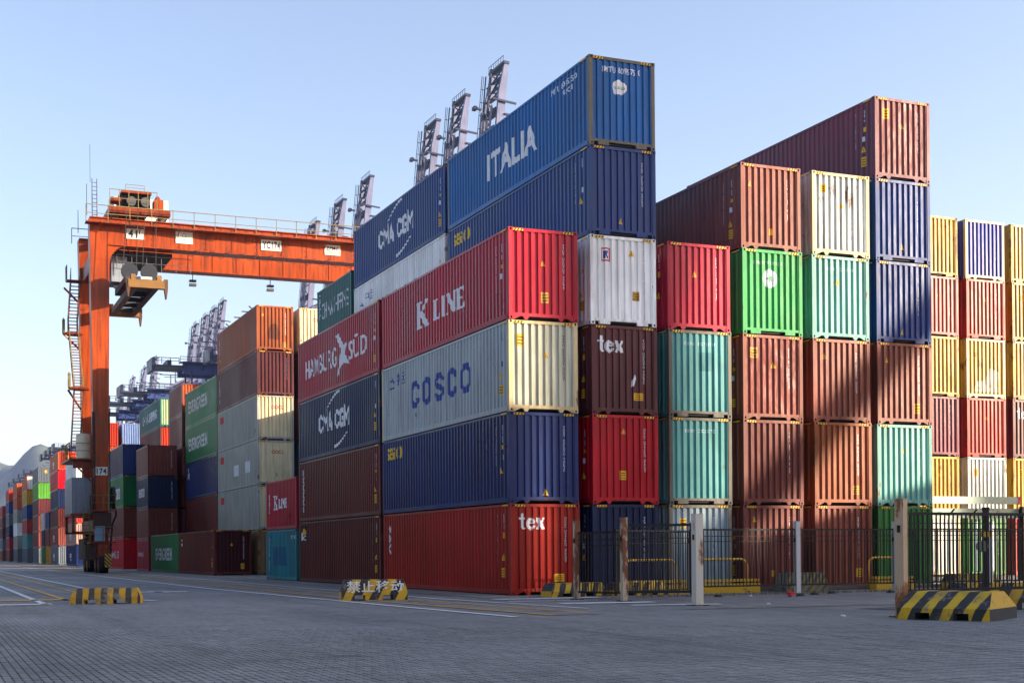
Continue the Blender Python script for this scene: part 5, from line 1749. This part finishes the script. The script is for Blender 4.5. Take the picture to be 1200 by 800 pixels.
barrier('striped block under the barrier arm at the right', 15.6, -1.9, 0.0, 2.0, .6, .5, M_HZ_B, [(M_YCONC, M_KCONC), (M_YCONC, M_KCONC)], .7)

M_YPIPE = worn('#c39a20', '#5a4a24', .25, .5, 3, 1)
def hoop(label, w, s, wd, plinth):
    root = thing('guard_hoop', label, 'guard rail', (w, s, 0), 0, 'yellow guard hoops')
    h, r = 1.08, .25
    pts = [(0, 0, 0), (0, 0, h - r)]
    for k in range(1, 6):
        a = R(18 * k); pts.append((r - r * math.cos(a), 0, h - r + r * math.sin(a)))
    pts2 = [(wd - p[0], 0, p[2]) for p in reversed(pts)]
    MB().tube(pts + pts2, .038, 8).build('hoop', M_YPIPE, root, smooth=True)
    if plinth:
        MB().box(-.12, wd + .12, -.55, -.2, 0, .30).build('plinth', M_YCONC, root)
        MB().box(-.12, wd + .12, -.5, -.25, .36, .44).box(0, .06, -.45, -.3, .30, .36).box(wd - .06, wd, -.45, -.3, .3, .36).build('plinth_rail', M_YPIPE, root)
    return root
hoop('yellow hoop rail before the navy container, behind the gate', 3.35, -1.2, 1.9, True)
hoop('yellow hoop rail before the pale grey-blue container', 6.0, -1.2, 1.95, True)
hoop('yellow hoop rail before the grass green container', 12.85, -1.2, 1.4, True)

# barrier arms at the right edge
ba = thing('lifting_barrier', 'pale green double beam with red tip behind the iron fence', 'barrier', (20.0, 5.0, 0))
M_PG = worn('#7f9488', '#646e64', .3, .5)
MB().box(0, 5.75, -.06, .06, 3.20, 3.50).build('beam', M_PG, ba)
MB().box(5.75, 5.95, -.07, .07, 3.19, 3.51).build('tip', M_RED, ba)
MB().box(0, 6.6, .30, .42, 2.62, 3.02).build('beam', M_PG, ba)
MB().box(6.6, 6.75, .29, .43, 2.61, 3.03).build('tip', M_RED, ba)
for x in (.4, 6.2):
    MB().box(x - .05, x + .05, .12, .28, 0, 3.1).build('support_post', M_IRON, ba)
mb = MB()
for x in (1.2, 2.4, 3.6):
    mb.bar((x, .0, 2.98), (x, .34, 2.7), .05)
mb.build('brace', M_IRON, ba)
# post with a lamp box at the right frame edge
lp = thing('gate_signal', 'dark post with round lamp box at the right edge', 'signal', (4.2, -15.35, 0), -.3)
MB().box(-.05, .05, -.05, .05, 0, 2.2).build('shaft', M_IRON, lp)
MB().tube([(-.12, -.12, 1.42), (-.12, -.02, 1.42)], .12, 12).build('lamp', plain('#6a7060', .5), lp)
MB().box(-.1, .1, -.08, .02, 1.62, 1.74).build('bracket', M_YPIPE, lp)
MB().box(-.06, .06, -.06, .06, 2.2, 2.26).build('cap', M_IRON, lp)

# small concrete feet along the fence
M_FOOT = plain('#24262a', .8)
for k, (w, s) in enumerate(((4.6, -4.55), (6.95, -5.3), (9.1, -4.0), (11.05, -4.4), (8.0, -4.6))):
    mb = MB()
    ring0 = [(.16 * math.cos(R(a)), .12 * math.sin(R(a)), 0) for a in range(0, 360, 30)]
    ring1 = [(.09 * math.cos(R(a)), .07 * math.sin(R(a)), .075) for a in range(0, 360, 30)]
    mb.add(ring0 + ring1, [(i, (i + 1) % 12, 12 + (i + 1) % 12, 12 + i) for i in range(12)] + [tuple(range(12, 24))])
    o = mb.build('rubber_foot', M_FOOT, None, (w, s, 0))
    tag(o, 'dark rounded ground stud ' + ('right of the wide cream post', 'right of the crumpled red litter', 'between the fourth and fifth stacks', 'left of the white post by the rusty one', 'before the white post at the brown stacks')[k], 'ground stud', 'ground studs by the fence')
def litter(label, w, s, r, mat, seed):
    rn = random.Random(seed)
    bm = bmesh.new(); bmesh.ops.create_icosphere(bm, subdivisions=2, radius=r)
    for v in bm.verts:
        v.co *= rn.uniform(.7, 1.25); v.co.z *= .6
    zmin = min(v.co.z for v in bm.verts)
    for v in bm.verts: v.co.z -= zmin
    me = bpy.data.meshes.new('litter'); bm.to_mesh(me); bm.free(); me.materials.append(None)
    o = inst('litter', me, mat, None, (w, s, 0.012)); tag(o, label, 'litter')
litter('crumpled red packet on the ground by the white fence post', 6.3, -5.7, .13, M_RED, 1)
litter('scrap of white paper right of the wide cream post', 2.15, -10.4, .05, M_CODE, 2)
litter('scrap of white paper left of the large striped block', .05, -15.8, .05, M_CODE, 3)
litter('pale scrap beside the crumpled red packet', 5.2, -5.3, .05, M_CODE, 4)


# ------------------------------------------------------------------ unseen stacks and crane added right of the picture to shade the yard
for b in range(4):
    for i in range(6):
        k = ('brown', 'navy', 'maroon', 'greyst', 'hamburg', 'csgreen')[(i + b) % 6]
        nm = ('brown', 'navy', 'maroon', 'grey', 'red', 'blue-green')[(i + b) % 6]
        container(40.0, -(42.44 - .9) / math.tan(R(SUN_AZ)) - 12.2 - b * 12.5, Z_HC[i], 'hc40', P[k], nm + ' container, ' + ORD[i] + ' in ' + ('first', 'second', 'third', 'fourth')[b] + ' bay of the added shade block', 'unseen containers added for shade', full=False)
for i in range(5):  # unseen stack added to shade the foot of the front stacks
    k = ('brown', 'oocl', 'navy', 'maroon', 'evergreen')[i]
    container(56.0, -36.0, Z_HC[i], 'hc40', P[k], ('brown', 'grey', 'navy', 'maroon', 'green')[i] + ' container, ' + ORD[i] + ' in the lone unseen stack added for shade', 'unseen containers added for shade', full=False)
q = copy_tree(q0); q.location = (66.0, -(96 - 4.6) / math.tan(R(SUN_AZ)) + 9, 0)  # unseen crane, placed so its legs and diagonals shade the front stacks
q['label'] = 'quay crane added unseen right of the view to cast diagonal shadows'

# unseen shed added left of the picture to block the low sky
sh = thing('sky_blocking_shed', 'long dark grey shed added unseen on the left to block low sky', 'shed', (-30.0, 0, 0))
M_SHED = plain('#4a4d52', .7, var=.12, scale=.4)
MB().prism([(-30, 0), (0, 0), (0, 13.0), (-15, 16.5), (-30, 13.0)], 1, -90, 330).build('wall', M_SHED, sh)
MB().prism([(-30.6, 13.05), (-15, 16.7), (.6, 13.05), (.6, 13.35), (-15, 17.0), (-30.6, 13.35)], 1, -90.5, 330.5).build('roof', plain('#5a5550', .7), sh)
for k in range(12):
    MB().box(.002, .12, -80 + k * 33, -72 + k * 33, .02, 7.5).build('door', plain('#34424e', .6), sh)

# ------------------------------------------------------------------ air
hz = MB().box(-5050, 5050, -2050, 7050, -6, 330).build('haze', plain('#ffffff'))
hm = bpy.data.materials.new('air'); hm.use_nodes = True
hn = hm.node_tree; hn.nodes.clear()
ho = hn.nodes.new('ShaderNodeOutputMaterial'); pvn = hn.nodes.new('ShaderNodeVolumePrincipled')
pvn.inputs['Color'].default_value = (0.44, 0.58, 1.0, 1)
pvn.inputs['Density'].default_value = 0.00010
pvn.inputs['Anisotropy'].default_value = 0.2
hn.links.new(pvn.outputs[0], ho.inputs['Volume'])
hz.material_slots[0].material = hm
tag(hz, 'thin blue haze over the port', 'haze', kind='stuff')

# stacks inside the block that keep the sun off the low containers behind them
for i in range(4):
    container(X3, 32.3, Z_HC[i], 'hc40', P[('brown', 'greyst', 'maroon', 'navy')[i]], ('brown', 'grey', 'maroon', 'navy')[i] + ' container, ' + ORD[i] + ' in the stack hidden behind the fourth front stack', G_BLK, full=False)
for i in range(5):
    container(X2, 64.0, Z_HC[i], 'hc40', P[('brown', 'navy', 'greyst', 'maroon', 'brown_dk')[i]], ('brown', 'navy', 'grey', 'maroon', 'dark brown')[i] + ' container, ' + ORD[i] + ' in the stack hidden behind the lettered green ones', G_BLK, full=False)
